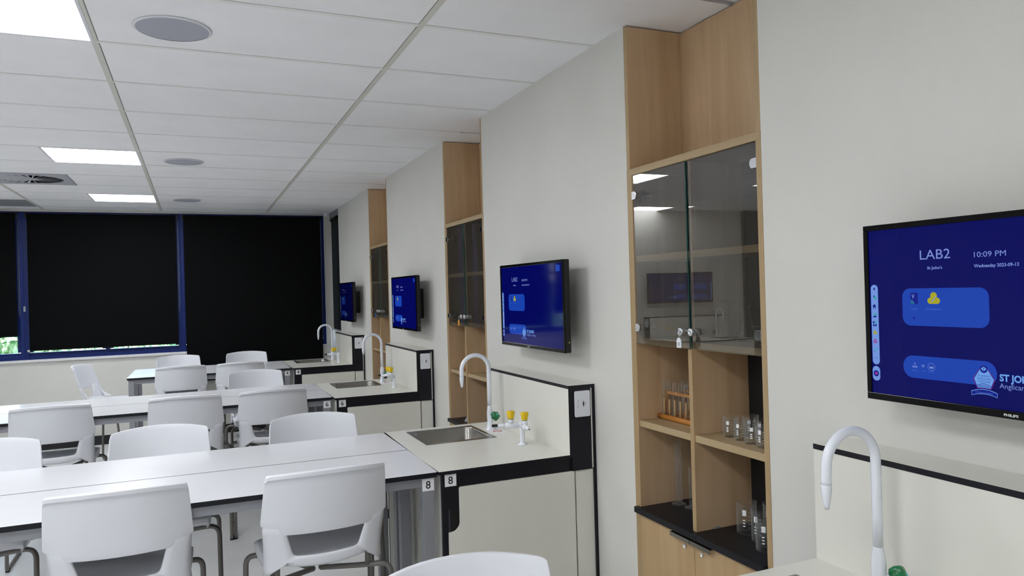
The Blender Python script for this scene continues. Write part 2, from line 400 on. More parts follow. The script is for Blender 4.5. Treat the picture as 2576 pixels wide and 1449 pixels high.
# ---------------------------------------------------------------- windows and blinds
YW = YB+.05
def window(name, x0, x1, mid, zb):
    t = bpy.data.objects.new(name, None); COL.objects.link(t); t.location = (0, 0, 0); struct(t)
    zt_ = H-.03
    f = MB(); d0, d1 = YB+.005, YB+.1
    f.box(x0, x0+.04, d0, d1, zb, zt_, BLUE); f.box(x1-.04, x1, d0, d1, zb, zt_, BLUE)
    f.box(x0+.04, x1-.04, d0, d1, zb, zb+.048, BLUE); f.box(x0+.04, x1-.04, d0, d1, zt_-.04, zt_, BLUE)
    for m_ in mid: f.box(m_-.022, m_+.022, d0, d1, zb+.048, zt_-.04, BLUE)
    o = f.build('window_frame', t, bevel=.003); struct(o)
    e = [x0+.04]+[v for m_ in mid for v in (m_-.022, m_+.022)]+[x1-.04]
    for i in range(0, len(e), 2):
        a_, b_ = e[i], e[i+1]; g = MB(); s0, s1 = YB+.03, YB+.07; z0, z1 = zb+.048, zt_-.04
        g.box(a_, b_, s0, s1, z0, z0+.028, BLUE); g.box(a_, b_, s0, s1, z1-.035, z1, BLUE); g.box(a_, a_+.035, s0, s1, z0+.035, z1-.035, BLUE); g.box(b_-.035, b_, s0, s1, z0+.035, z1-.035, BLUE)
        struct(g.build('sash', t, bevel=.002))
        p = MB(); b0 = 0; p.v += [(a_+.03, YW, z0+.03), (b_-.03, YW, z0+.03), (b_-.03, YW, z1-.03), (a_+.03, YW, z1-.03)]; p.face((0, 1, 2, 3), PANE)
        struct(p.build('pane', t))
window('window_1', -2.2, -1.755, [], ZS)
window('window_2', -1.755, -.155, [-.945], ZS)
window('window_3', -.155, 1.545, [.70], ZS)
struct(MB().box(-2.2, -.1, YB-.03, YB+.02, ZS-.028, ZS-.001, SILL).box(1.50, 1.565, YB-.012, YB+.02, ZS-.024, ZS-.001, SILL).box(1.545, 1.557, YB-.004, YB+.02, ZS-.001, H-.03, SILL).build('trim_2', bevel=.003))
def blind(x0, x1, zb, label, yoff=-.02, chain=None):
    t = thing('roller_blind', label, 'blind', ((x0+x1)/2, YB+yoff, H-.072), 0, 'black roller blinds on the window wall'); hw = (x1-x0)/2
    MB().tube([(-hw, 0, 0), (hw, 0, 0)], .022, BLIND, 14).build('roller', t)
    for s_ in (-1, 1): MB().box(s_*hw-.008, s_*hw+.008, -.024, .03, -.03, .03, SILL if False else RUB).build('bracket', t, bevel=.001)
    d = zb-(H-.072)
    f = MB(); n = 24
    for i in range(n+1):
        zz = d*i/n; 
        f.v.append((-hw+.012, -.0215, zz)); f.v.append((hw-.012, -.0215, zz)); f.v.append((-hw+.012, -.0205, zz)); f.v.append((hw-.012, -.0205, zz))
    for i in range(n):
        a = 4*i; f.face((a, a+4, a+5, a+1), BLIND); f.face((a+2, a+3, a+7, a+6), BLIND); f.face((a, a+2, a+6, a+4), BLIND); f.face((a+1, a+5, a+7, a+3), BLIND)
    f.build('fabric', t)
    MB().box(-hw+.012, hw-.012, -.027, -.016, d-.022, d, BLIND).build('bottom_rail', t, bevel=.003)
    if chain is not None:
        cx = chain*(hw+.004); cz = -1.1
        MB().tube([(cx, -.03, 0), (cx+.002, -.031, cz), (cx+.008, -.034, cz-.03), (cx+.014, -.036, cz), (cx+.012, -.03, 0)], .0013, mat('chain grey', (92, 96, 104), .5), 6).build('pull_chain', t)
blind(-3.3+1.12, -1.80, CH-.343, 'black roller blind at the left edge, stopping highest above its sill', chain=1)
blind(-1.715, -.185, CH-.508, 'black roller blind covering the middle window between blue frames', chain=1)
blind(-.12, 1.50, .68, 'longest black roller blind at right, hanging down past the window sill', -.045)
t = thing('chain_clip', 'small white clip at the lower left corner of the middle blind', 'clip', (-1.72, YB-.003, CH-.53))
MB().box(-.012, .012, -.012, .0, -.012, .012, SILL).build('clip_body', t, bevel=.002)
t = thing('window_lock', 'small grey latch on the blue post left of the middle blind', 'latch', (-1.75, YB+.004, CH-.06))
MB().box(-.01, .01, -.012, .0, -.03, .03, mat('latch grey', (150, 155, 165), .4)).build('latch_body', t, bevel=.002)
# narrow window at the far end of the right wall
t = bpy.data.objects.new('window_4', None); COL.objects.link(t); struct(t)
struct(MB().box(XR, XR+.28, 9.03, YB+.02, H-.07, H+.1, mat('reveal grey', (120, 124, 126), .6)).build('window_head', t))
struct(MB().box(XR+.04, XR+.06, 9.03, YB+.02, 1.2, H-.07, PANE, faces=None).build('pane', t))
o = thing('roller_blind', 'narrow black blind in the slit window at the end of the right wall', 'blind', (XR+.02, 9.34, H-.09), 0, 'black roller blinds on the window wall')
MB().box(-.002, .002, -.3, .3, 1.215-(H-.09), 0, BLIND).build('fabric', o)
MB().tube([(0, -.3, 0), (0, .3, 0)], .018, BLIND, 12).build('roller', o)

# trees outside
LEAF = [mat('leaf a', (135, 165, 105), .6, noise=.4, nscale=(9,9,9)), mat('leaf b', (185, 210, 150), .6, noise=.4, nscale=(9,9,9)), mat('leaf c', (90, 140, 85), .6, noise=.4, nscale=(9,9,9))]
BARK = mat('bark', (90, 75, 60), .9, noise=.3, nscale=(20,20,4))
def tree(x, y, h, r, label, seed):
    rnd = random.Random(seed); t = thing('garden_tree', label, 'tree', (x, y, -3.2), 0, 'trees seen outside under the blinds')
    MB().tube([(0, 0, 0), (.05, 0, h*.5), (0, .05, h*.8)], [.14, .1, .05], BARK, 8).build('trunk', t)
    m_ = MB()
    for i in range(6000):
        a = rnd.uniform(0, 2*math.pi); e = rnd.uniform(-.9, 1); rr = r*rnd.uniform(.55, 1.05); ce = math.sqrt(max(0, 1-e*e))
        p = Vector((rr*ce*math.cos(a), rr*ce*math.sin(a), h*.75+rr*e*.95))
        n1 = Vector((rnd.gauss(0, 1), rnd.gauss(0, 1), rnd.gauss(0, 1))).normalized(); n2 = n1.orthogonal().normalized(); L = rnd.uniform(.05, .10)
        b0 = len(m_.v)
        for q in (p-n1*L, p+n2*L*.45, p+n1*L, p-n2*L*.45): m_.v.append(tuple(q))
        m_.face((b0, b0+1, b0+2, b0+3), LEAF[rnd.randrange(3)])
    m_.build('foliage', t)
tree(-2.6, 13.2, 4.2, 1.6, 'pale green leafy tree outside the left window', 3)
tree(-.2, 17.0, 4.0, 1.7, 'leafy tree outside behind the middle blind', 5)
tree(-6.6, 17.5, 4.8, 1.9, 'taller tree farther outside the left window', 9)
GROUND = mat('outside ground', (150, 150, 140), .9, noise=.2, nscale=(1,1,1))
struct(MB().box(-30, 30, YB+1.5, 60, -3.3, -3.2, GROUND).build('ground'))

# ---------------------------------------------------------------- benches
def number_sticker(n, parent, loc, name='number_sticker'):
    """white square with a black figure, facing the camera side (-Y)"""
    x, y, z = loc
    o = MB().box(x-.0248, x+.0248, y-.0008, y, z-.0248, z+.0248, WHITE).build(name, parent)
    me = text_mesh(n, .044, INK, bold=.0004, align='CENTER')
    zs = [v.co.y for v in me.vertices]; cz = (max(zs)+min(zs))/2; xs_ = [v.co.x for v in me.vertices]; cx = (max(xs_)+min(xs_))/2
    place_mesh(me, 'printed_number', o, Matrix.Translation((x, y-.0012, z)) @ Matrix.Rotation(math.radians(90), 4, 'X') @ Matrix.Translation((-cx, -cz, 0)))
def bench(Y0, num, label, loc=None, rz=0, D=.96):
    ox = .890
    t = thing('lab_bench', label, 'lab bench', loc or (ox, Y0, 0), rz, 'cream sink benches along the wall')
    X = lambda x: x-ox          # world x -> local
    UX, WX = X(1.492), X(1.6235)
    # worktop with sink cut-out
    sx0, sx1, sy0, sy1 = X(1.008), X(1.352), .545, .885
    w_ = MB(); z0, z1 = ZB-.014, ZB
    xs_ = [0, sx0, sx1, UX]; ys_ = [0, sy0, sy1, D]
    for i in range(3):
        for j in range(3):
            if i == 1 and j == 1: continue
            b0 = len(w_.v)
            w_.v += [(xs_[i], ys_[j], z1), (xs_[i+1], ys_[j], z1), (xs_[i+1], ys_[j+1], z1), (xs_[i], ys_[j+1], z1), (xs_[i], ys_[j], z0), (xs_[i+1], ys_[j], z0), (xs_[i+1], ys_[j+1], z0), (xs_[i], ys_[j+1], z0)]
            w_.face((b0, b0+1, b0+2, b0+3), CREAM); w_.face((b0+7, b0+6, b0+5, b0+4), BLACKL)
    def side(p, q):
        b0 = len(w_.v); w_.v += [(*p, z0), (*q, z0), (*q, z1), (*p, z1)]; w_.face((b0, b0+1, b0+2, b0+3), BLACKL)
    side((0, 0), (UX, 0)); side((UX, 0), (UX, D)); side((UX, D), (0, D)); side((0, D), (0, 0))
    side((sx1, sy0), (sx0, sy0)); side((sx0, sy0), (sx0, sy1)); side((sx0, sy1), (sx1, sy1)); side((sx1, sy1), (sx1, sy0))
    w_.build('worktop', t)
    # end frame: black band and stile, near face
    fx0 = X(.905); yf = .012
    b = MB()
    b.box(fx0, X(1.6), yf, yf+.02, CH-.804, z0, BLACKL)
    b.box(fx0, X(.976), yf+.001, yf+.02, CH-.985, CH-.804, BLACKL)
    b.box(fx0, X(.928), yf+.001, yf+.02, .0, CH-.985, BLACKL)
    b.box(X(1.5175), X(1.5235), yf+.012, yf+.02, .08, CH-.804, BLACKD)
    b.box(X(.926), X(1.612), yf+.020, yf+.026, .02, CH-.804, BLACKL)
    MB().box(fx0, X(1.6), D-.032, D-.012, 0.0, z0, BLACKL).build('end_frame', t)
    b.build('end_frame', t, bevel=.0008)
    # finger recess: dark half round
    hole = [(X(.937), CH-.893)]+[(X(.937)+.036*math.sin(math.radians(a)), CH-.942+.049*math.cos(math.radians(a))) for a in range(0, 181, 12)]
    MB().prism(hole, yf-.0006, yf+.018, 'y', BLACKD).box(X(.930), X(.937), yf-.0002, yf+.01, CH-.985, CH-.893, mat('recess lip', (52, 53, 60), .5)).build('finger_recess', t)
    # door panel with the cut corner
    p = [(X(.9285), .08), (X(1.517), .08), (X(1.517), CH-.8055), (X(.9835), CH-.8055)]
    p += [(X(.978), CH-.811), (X(.978), CH-.945)]
    p += [(X(.978)-.040*(1-math.cos(math.radians(a))), CH-.945-.0405*math.sin(math.radians(a))) for a in range(8, 91, 9)]
    p += [(X(.9285), CH-.988)]
    MB().prism(p, yf-.002, yf+.0195, 'y', CREAM).build('door', t, bevel=.0012)
    MB().box(X(1.524), X(1.612), yf-.002, yf+.0195, .08, CH-.8055, CREAM).build('filler_panel', t, bevel=.001)
    MB().box(fx0+.02, X(1.6), yf+.03, D-.03, 0, .08, BLACKL).build('plinth', t)
    # carcass sides
    c = MB(); c.box(fx0, fx0+.018, yf+.02, D-.03, .08, z0, CREAM); c.box(fx0+.018, UX, D-.05, D-.03, .08, z0, CREAM); c.box(fx0+.018, UX, yf+.027, D-.05, .08, .098, CREAM)
    c.build('carcass', t)
    # upstand with service spine
    zl = CH-.428
    u = MB(); 
    u.box(UX, UX+.012, 0.001, D-.001, ZB-.014, zl-.0145, CREAM, faces={'f': BLACKL})
    u.build('upstand_panel', t)
    if num: MB().box(UX-.0006, UX+.0002, .738, .741, ZB, zl-.0145, mat('seam grey', (205, 203, 194), .6)).build('panel_seam', t)
    s = MB(); s.box(UX+.012, X(1.602), .001, .02, CH-.804, zl-.0145, BLACKL); MB().box(UX+.012, X(1.606), D-.02, D-.001, CH-.804, zl-.0145, BLACKL).build('spine_end', t)
    s.build('spine_end', t)
    MB().box(X(1.603), X(1.6105), .004, .018, CH-.80, zl-.018, CREAM).build('spine_strip', t)
    MB().box(X(1.6105), WX, .0, D-.001, 0, CH-.8045, BLACKL).box(X(1.6115), WX, .0, D-.001, CH-.8045, zl-.0145, BLACKL).build('wall_edge_strip', t)
    MB().box(UX-.001, WX, -.001, D, zl-.0145, zl, BLACKL, top=CREAM).build('ledge', t, bevel=.0006)
    # socket plate
    q = MB().prism(rrect(X(1.520), X(1.598), CH-.569, CH-.454, .007), -.004, .001, 'y', PLATE).build('socket_plate', t, bevel=.003)
    cx, cz = X(1.5635), CH-.512
    m_ = MB().box(cx-.003, cx+.003, -.0048, -.0039, cz-.009, cz+.009, INK)
    for dz in (-.014, .014): m_.lathe([(.0014, 0), (.0014, .0008)], INK, c=(cx, -.004, cz+dz), ax=(0, -1, 0), seg=8)
    m_.build('socket_hole', q)
    place_mesh(text_mesh('HDMI', .006, INK), 'printed_text', q, Matrix.Translation((cx+.011, -.0046, cz-.007)) @ Matrix.Rotation(math.radians(90), 4, 'X') @ Matrix.Rotation(math.radians(90), 4, 'Z'))
    place_mesh(text_mesh('HDMI Connection', .0052, INK), 'printed_text', q, Matrix.Translation((X(1.538), -.0046, cz-.017)) @ Matrix.Rotation(math.radians(90), 4, 'X') @ Matrix.Rotation(math.radians(90), 4, 'Z'))
    if num: number_sticker(num, t, (X(.9425), yf-.0002, CH-.774))
    # sink
    k = bpy.data.objects.new('sink', None)
    r0x, r1x, r0y, r1y = X(.997), X(1.362), .528, .900
    r = MB(); zt_ = ZB+.0015; bx0, bx1, by0, by1 = sx0+.012, sx1-.012, sy0+.012, sy1-.012
    outer = [(r0x, r0y), (r1x, r0y), (r1x, r1y), (r0x, r1y)]
    N = 7; outer_l = []
    inner = rrect(bx0, bx1, by0, by1, .035, N)
    out = rrect(r0x, r1x, r0y, r1y, .004, N)
    n = len(inner)
    levels = [(out, ZB+.0003), (out, zt_), (rrect(bx0-.002, bx1+.002, by0-.002, by1+.002, .036, N), zt_), (inner, zt_-.003), (rrect(bx0+.006, bx1-.006, by0+.006, by1-.006, .032, N), ZB-.15), (rrect(bx0+.02, bx1-.02, by0+.02, by1-.02, .03, N), ZB-.175), (rrect(bx0+.05, bx1-.05, by0+.05, by1-.05, .03, N), ZB-.18)]
    for lp, zz in levels:
        for a_, b_ in lp: r.v.append((a_, b_, zz))
    for L in range(len(levels)-1):
        for i in range(n): r.face((L*n+i, L*n+(i+1) % n, (L+1)*n+(i+1) % n, (L+1)*n+i), STEEL, L > 2)
    r.face([(len(levels)-1)*n+i for i in range(n)], STEEL)
    sk = r.build('sink', t)
    MB().lathe([(.032, ZB-.1785), (.030, ZB-.176), (.012, ZB-.177), (.0001, ZB-.1785)], CHROME, c=((bx0+bx1)/2, (by0+by1)/2, 0), seg=20).build('drain', sk)
    # warning sticker behind the tap
    st = MB().box(X(1.388), X(1.462), .615, .79, ZB, ZB+.0004, WHITE).build('warning_sticker', t)
    m_ = MB(); m_.lathe([(.024, 0), (.024, .0003), (.018, .0003), (.018, 0)], RED, c=(X(1.424), .675, ZB+.0004), seg=24, closed=True); m_.box(X(1.402), X(1.446), .672, .678, ZB+.0004, ZB+.0007, RED)
    m_.build('red_symbol', st)
    m_ = MB()
    for i in range(4): m_.box(X(1.40), X(1.45), .72+i*.014, .724+i*.014, ZB+.0004, ZB+.0006, INK)
    m_.build('printed_text', st)
    return t
def water_tap(x, y, label, knob=(.45, -.55, .55)):
    t = thing('water_tap', label, 'tap', (x, y, ZB), 0, 'white gooseneck taps on the benches')
    MB().lathe([(.0001, 0), (.026, 0), (.026, .003), (.0165, .006), (.0155, .05), (.0165, .085), (.0155, .1), (.0115, .122), (.0112, .125), (.0001, .125)], TAPW, seg=28).build('tap_body', t)
    z1 = .320; rr = .0755; top = z1
    pts = [(0, 0, .118), (0, 0, .2), (0, 0, .26)]+[(-rr+rr*math.cos(math.radians(a)), 0, z1+rr*math.sin(math.radians(a))) for a in range(0, 181, 9)]+[(-2*rr-.001, 0, z1-.025), (-2*rr-.001, 0, z1-.034)]
    rs = [.0112]*len(pts)
    MB().tube(pts, rs, TAPW, 16).build('spout', t)
    MB().lathe([(.0108, z1-.032), (.0117, z1-.038), (.0112, z1-.05), (.0068, z1-.078), (.0045, z1-.088), (.003, z1-.088)], TAPW, c=(-2*rr-.001, 0, 0), seg=18).build('nozzle', t)
    k = Vector(knob).normalized(); c0 = Vector((0, 0, .045))
    hd = MB().lathe([(.0115, 0), (.0115, .03), (.006, .032)], TAPW, c=c0, ax=k, seg=16).build('valve_stem', t)
    lob = lambda a: 1+.17*math.cos(5*a)
    kb = MB().lathe([(.009, .026), (.0195, .032), (.0225, .044), (.021, .056), (.016, .0605), (.0115, .061)], GREEN, c=c0, ax=k, seg=40, lobes=lob).build('knob', t)
    MB().lathe([(.0105, .0605), (.0105, .0618), (.0062, .0620)], GREEN2, c=c0, ax=k, seg=20).build('knob_disc', kb)
    MB().lathe([(.0062, .0619), (.0062, .0623), (.0001, .0623)], CYAN, c=c0, ax=k, seg=12).build('knob_mark', kb)
    return t
def gas_tap(x, y, label, aim=(150, 245), two=False):
    t = thing('gas_tap', label, 'gas tap', (x, y, ZB), 0, 'white gas taps with yellow handles on the benches')
    MB().lathe([(.0001, 0), (.024, 0), (.024, .003), (.013, .008), (.0118, .02), (.0118, .066), (.016, .074), (.0185, .092), (.017, .108), (.0001, .110)], TAPW, seg=24).build('post', t)
    for i, a in enumerate(aim):
        d = Vector((math.cos(math.radians(a)), math.sin(math.radians(a)), 0)); c = Vector((0, 0, .092)); kd = .052 if i == 0 else .046
        m_ = MB().tube([c, c+d*(kd+.012), c+d*(kd+.03)], [.0145, .0145, .012], TAPW, 14)
        m_.lathe([(.0135, 0), (.0135, .018), (.0105, .022)], TAPW, c=c+d*kd+Vector((0, 0, .008)), ax=(0, 0, 1), seg=16)
        ar = m_.build('valve_arm', t)
        e = c+d*(kd+.03)
        MB().lathe([(.0125, 0), (.010, .012), (.0065, .02), (.006, .04)], TAPW, c=e, ax=d, seg=16).build('outlet', t)
        if i == 1 and not two: MB().lathe([(.003, .040), (.003, .0404), (.0001, .0404)], RUB, c=e, ax=d, seg=10).build('outlet_hole', t)
        else: MB().lathe([(.0072, 0), (.008, .003), (.0065, .008), (.008, .012), (.0065, .017), (.0078, .021), (.005, .028), (.0025, .028)], RUB, c=e+d*.034, ax=d, seg=14).build('hose_nozzle', t)
        kc = c+d*kd+Vector((0, 0, .028))
        hx = lambda a_: 1+.05*math.cos(6*a_)
        kb = MB().lathe([(.0115, 0), (.0140, .004), (.0190, .031), (.0200, .037), (.016, .040), (.0001, .0405)], YELLOW, c=kc, ax=(0, 0, 1), seg=36, lobes=hx, mats=[GREEN]+[YELLOW]*5).build('handle', t)
    return t
B = [(.507, '10', 'near', 1.205, .78), (2.855, '8', 'second', 3.60, 3.167), (5.262, '6', 'third', 6.03, 5.60), (7.700, '4', 'far', 8.435, 8.02)]
bl = {'10': 'nearest cream lab bench, in the lower right corner under the large screen', '8': 'cream lab bench with a sink and the number 8 on its black front edge',
      '6': 'cream lab bench with a sink and the number 6 on its black front edge', '4': 'farthest cream lab bench, number 4 on its black front edge'}
tl = {'10': 'largest white gooseneck tap, at lower right in front of the near bench ledge', '8': 'white gooseneck tap on the bench numbered 8', '6': 'white gooseneck tap on the bench numbered 6', '4': 'smallest white gooseneck tap, on the bench numbered 4'}
kd = {'10': (.55, -.72, .42), '8': (.36, -.6, .55), '6': (.5, -.6, .3), '4': (.3, .6, .3)}
for Y0, num, w_, ty, gy in B:
    bench(Y0, None if num == '10' else num, bl[num], D=.972 if num == '4' else .96)
    water_tap(1.412, ty, tl[num], kd[num])
    if num != '10': gas_tap(1.404, gy, 'white gas tap with two yellow handles on the bench numbered '+num, {'8': (157, 262), '6': (135, 225), '4': (165, 128)}[num], num == '6')
# bench and tap against the partition, seen in the cabinet glass
bench(0, None, 'cream sink bench against the far left partition wall, seen mirrored in the cabinet glass', loc=(-2.47, 7.885, 0), rz=math.radians(90))
water_tap(-3.18, 8.405, 'white tap on the mirrored bench by the far left partition').rotation_euler = (0, 0, math.radians(90))
gas_tap(-2.74, 8.405, 'white gas tap on the mirrored bench by the far left partition').rotation_euler = (0, 0, math.radians(90))

# ---------------------------------------------------------------- tables
def table(cx, y0, rz, L, num, label, legs=True):
    """origin at the right near corner"""
    t = thing('work_table', label, 'table', (cx, y0, 0), rz, 'white tables set in pairs before the benches')
    W = .474; th = .019
    m_ = MB(); lp = rrect(-L, 0, .002, W, .008, 3); m_.prism(lp, ZB-th, ZB, 'z', BLACKL)
    m_.m[1] = m_.mi(WHITEL); m_.build('tabletop', t)
    za, zb = ZB-th-.042, ZB-th
    f = MB(); f.box(-L+.03, -.03, .03, .055, za, zb, ALU); f.box(-L+.03, -.03, W-.055, W-.03, za, zb, ALU); f.box(-.055, -.03, .055, W-.055, za, zb, ALU); f.box(-L+.03, -L+.055, .055, W-.055, za, zb, ALU)
    f.build('apron_frame', t, bevel=.0015)
    for lx in (-.012-.048, -L+.012):
        for ly in (.02, W-.068):
            MB().box(lx, lx+.048, ly, ly+.048, .012, zb, ALU).build('leg', t, bevel=.002)
            MB().lathe([(.016, 0), (.018, .006), (.01, .012)], RUB, c=(lx+.024, ly+.024, 0), seg=14).build('foot', t)
    if num: number_sticker(num, t, (-.036, .0195, CH-.783))
    return t
ROT = {'8': -.014, '6': -.012, '4': -.012}
for num, cx, y0, L in (('8', .886, 2.858, 1.8), ('6', .884, 5.335, 2.4), ('4', .878, 7.745, 1.49)):
    rz = ROT[num]; 
    table(cx, y0, rz, L, num, 'white table carrying the number %s, nearer of the pair by that bench' % num)
    table(cx-math.sin(rz)*.478, y0+.478*math.cos(rz), rz, L, None, 'white table behind the table numbered %s, edge to edge with it' % num)

# ---------------------------------------------------------------- chairs
def make_chair():
    t = thing('school_chair', 'chair', 'chair', (0, 0, 0), 0, 'white plastic chairs with grey tube frames')
    KY = [(.58, -.190), (.64, -.195), (.70, -.212), (.815, -.255), (.92, -.283), (1.03, -.305)]
    def yb(x, z):
        z = max(.58, min(1.0299, z))
        for (z0, y0), (z1, y1) in zip(KY, KY[1:]):
            if z <= z1: y = y0+(y1-y0)*(z-z0)/(z1-z0); break
        return y+.070*(abs(x)/.217)**2.2
    def norm(x, z):
        e = .004; v = Vector(((yb(x+e, z)-yb(x-e, z))/(2*e), -1, (yb(x, z+e)-yb(x, z-e))/(2*e))); v.normalize(); return v
    def grid(m, A, flip=False, mt=PLAST):
        b0 = len(m.v); R_ = len(A); C_ = len(A[0])
        for row in A:
            for p in row: m.v.append(tuple(p))
        for i in range(R_-1):
            for j in range(C_-1):
                q = (b0+i*C_+j, b0+i*C_+j+1, b0+(i+1)*C_+j+1, b0+(i+1)*C_+j)
                m.face(q[::-1] if flip else q, mt, True)
        return b0
    # backrest: one curved shell with a rolled top rim; its lower edge folds in from the shoulders to the opening
    us = [-1, -.985, -.95, -.88, -.80, -.66, -.5, -.33, -.16, 0, .16, .33, .5, .66, .80, .88, .95, .985, 1]
    m_ = MB(); rows = 10; n = len(us)
    def ztop(u): return 1.0235-.0165*abs(u)**2.2-(.007 if abs(u) > .99 else (.0015 if abs(u) > .97 else 0))
    def zbot(u):
        a = abs(u)
        if a <= .66: return .781-.003*(a/.66)**2
        if a <= .95: return .778+(a-.66)/.29*.030
        return .808+(a-.95)/.05*.006
    def hw(z): return .217+.013*max(0, min(1, (1.0-z)/.17))
    P = []
    for r in range(rows+1):
        v = r/rows; row = []
        for u in us:
            z = zbot(u)+(ztop(u)-.001-zbot(u))*v; x = u*hw(z); row.append(Vector((x, yb(x, z), z)))
        P.append(row)
    T = .008
    def off(p, d, dz=0): return p+norm(p.x, p.z)*d+Vector((0, 0, dz))
    Bk = [[off(p, T) for p in row] for row in P[:rows]]
    top = P[rows]
    under = [off(p, T, -.019) for p in top]
    lipb = [p+Vector((0, -.021, -.0165)) for p in top]
    lipt = [p+Vector((0, -.020, -.002)) for p in top]
    bb = Bk+[under, lipb, lipt]
    a0 = grid(m_, P, True); b1 = grid(m_, bb, False); Rb = len(bb)
    for j in range(n-1):
        m_.face((a0+rows*n+j, b1+(Rb-1)*n+j, b1+(Rb-1)*n+j+1, a0+rows*n+j+1), PLAST, False)
        m_.face((a0+j, a0+j+1, b1+j+1, b1+j), PLAST, False)
    for j in (0, n-1):
        for i in range(rows-1): m_.face((a0+i*n+j, b1+i*n+j, b1+(i+1)*n+j, a0+(i+1)*n+j), PLAST, False)
        i = rows-1; m_.face((a0+i*n+j, b1+i*n+j, b1+(i+1)*n+j, b1+(i+2)*n+j, b1+(i+3)*n+j, a0+rows*n+j), PLAST, False)
    # lip faces flat shaded so that the step reads
    for k in range(len(m_.f)):
        if any(v >= b1+rows*n for v in m_.f[k]) and k < (rows)*(n-1)+(Rb-1)*(n-1): m_.sm[k] = False
    o = m_.build('backrest', t, weld=True)
    md = o.modifiers.new('bevel', 'BEVEL'); md.width = .0022; md.segments = 2; md.limit_method = 'ANGLE'; md.angle_limit = math.radians(50)
    # seat shell: rear frame around the opening (rounded lower corners) and the seat pan
    m_ = MB(); T2 = .013
    outer, inner = [], []
    def so(z): return .205+.010*min(1, max(0, (z-.62)/.1))
    # both loops run from the left shoulder down, across the bottom and up to the right shoulder
    iw = lambda z: .122+(z-.687)/.093*.024
    L_out = [(-.222, .812), (-.221, .78), (-.218, .74), (-.216, .70), (-.216, .66), (-.219, .63), (-.2185, .612), (-.208, .606), (-.196, .615), (-.186, .640), (-.172, .652), (-.13, .650), (-.09, .646), (-.045, .643), (0, .642)]
    L_in = [(-.160, .806), (-.1465, .785), (-.140, .76), (-.133, .735), (-.127, .712), (-.1235, .702), (-.120, .695), (-.115, .690), (-.107, .6875), (-.10, .687), (-.09, .6865), (-.07, .686), (-.05, .6855), (-.025, .685), (0, .685)]
    O = L_out+[(-x, z) for x, z in L_out[-2::-1]]; I = L_in+[(-x, z) for x, z in L_in[-2::-1]]
    A = []; Bq = []
    for (xo, zo), (xi, zi) in zip(O, I):
        ra = []; rb = []
        for k in range(5):
            f = k/4; x = xo+(xi-xo)*f; z = zo+(zi-zo)*f
            p = Vector((x, yb(x, z)+.005, z)); bul = .004*math.sin(f*math.pi)
            ra.append(p); rb.append(p+norm(x, z)*(T2*.75+bul))
        A.append(ra); Bq.append(rb)
    a0 = grid(m_, A, True); b1 = grid(m_, Bq, False); R_ = len(A)
    for i in range(R_-1):
        for j, fl in ((0, 0), (4, 1)):
            q = (a0+i*5+j, b1+i*5+j, b1+(i+1)*5+j, a0+(i+1)*5+j); m_.face(q if fl else q[::-1], PLAST, True)
    for i in (0, R_-1):
        for j in range(4): m_.face((a0+i*5+j, a0+i*5+j+1, b1+i*5+j+1, b1+i*5+j), PLAST)
    # side flanges sweeping forward into the seat
    for sd in (-1, 1):
        zz = [(.805, .012), (.76, .016), (.72, .030), (.695, .055), (.675, .085)]
        for (za, da), (zb_, db) in zip(zz, zz[1:]):
            b0 = len(m_.v)
            for z, d in ((za, da), (zb_, db)):
                x = sd*.2165; y = yb(x, z)
                for xx, yy in ((x, y), (x, y+d), (x-sd*.009, y+d), (x-sd*.009, y)): m_.v.append((xx, yy, z))
            for k in range(4): m_.face((b0+k, b0+(k+1) % 4, b0+4+(k+1) % 4, b0+4+k), PLAST, True)
    # seat pan
    cols = [-1, -.96, -.85, -.6, -.3, 0, .3, .6, .85, .96, 1]; nc = len(cols)
    ysf = [0, .12, .3, .5, .7, .85, .95, .985, 1]
    A = []
    for f in ysf:
        r_a = []
        for c_ in cols:
            x = c_*(.207+.018*math.sin(min(1, f*1.3)*math.pi/2)-(.010 if f > .98 else 0)); yr = yb(x*.96, .66)+.006; y = yr+(.172-.012*abs(c_)**4-yr)*f
            z = .668-.010*math.sin(min(1, f/.8)*math.pi)*(1-c_*c_)-(.003 if f > .94 else 0)-(.006 if f > .98 else 0)-(.008 if f > .99 else 0)-(.004 if abs(c_) > .95 else 0)-(.006 if abs(c_) > .99 else 0)+.012*max(0, 1-f/.12)
            r_a.append(Vector((x, y, z)))
        A.append(r_a)
    a0 = grid(m_, A, False); Bq = [[p-Vector((0, 0, .012)) for p in row] for row in A]; b1 = grid(m_, Bq, True); R_ = len(A)
    for sd in (0, nc-1):
        for i in range(R_-1):
            p0, p1 = A[i][sd], A[i+1][sd]; b0 = len(m_.v); s_ = .008*(-1 if sd == 0 else 1)
            d0 = .034+.010*math.sin(min(1, i/(R_-2))*math.pi); d1 = .034+.010*math.sin(min(1, (i+1)/(R_-2))*math.pi)
            m_.v += [tuple(p0), tuple(p1), (p1.x-s_*.5, p1.y, p1.z-d1), (p0.x-s_*.5, p0.y, p0.z-d0), (p1.x-s_*1.4, p1.y, p1.z-d1), (p0.x-s_*1.4, p0.y, p0.z-d0)]
            m_.face((b0, b0+1, b0+2, b0+3), PLAST, True); m_.face((b0+3, b0+2, b0+4, b0+5), PLAST)
    for j in range(nc-1):
        p0, p1 = A[R_-1][j], A[R_-1][j+1]; b0 = len(m_.v)
        m_.v += [tuple(p0), tuple(p1), (p1.x, p1.y-.003, p1.z-.030), (p0.x, p0.y-.003, p0.z-.030), (p1.x, p1.y-.013, p1.z-.030), (p0.x, p0.y-.013, p0.z-.030)]
        m_.face((b0+3, b0+2, b0+1, b0), PLAST, True); m_.face((b0+5, b0+4, b0+2, b0+3), PLAST)
    o = m_.build('seat', t, weld=True)
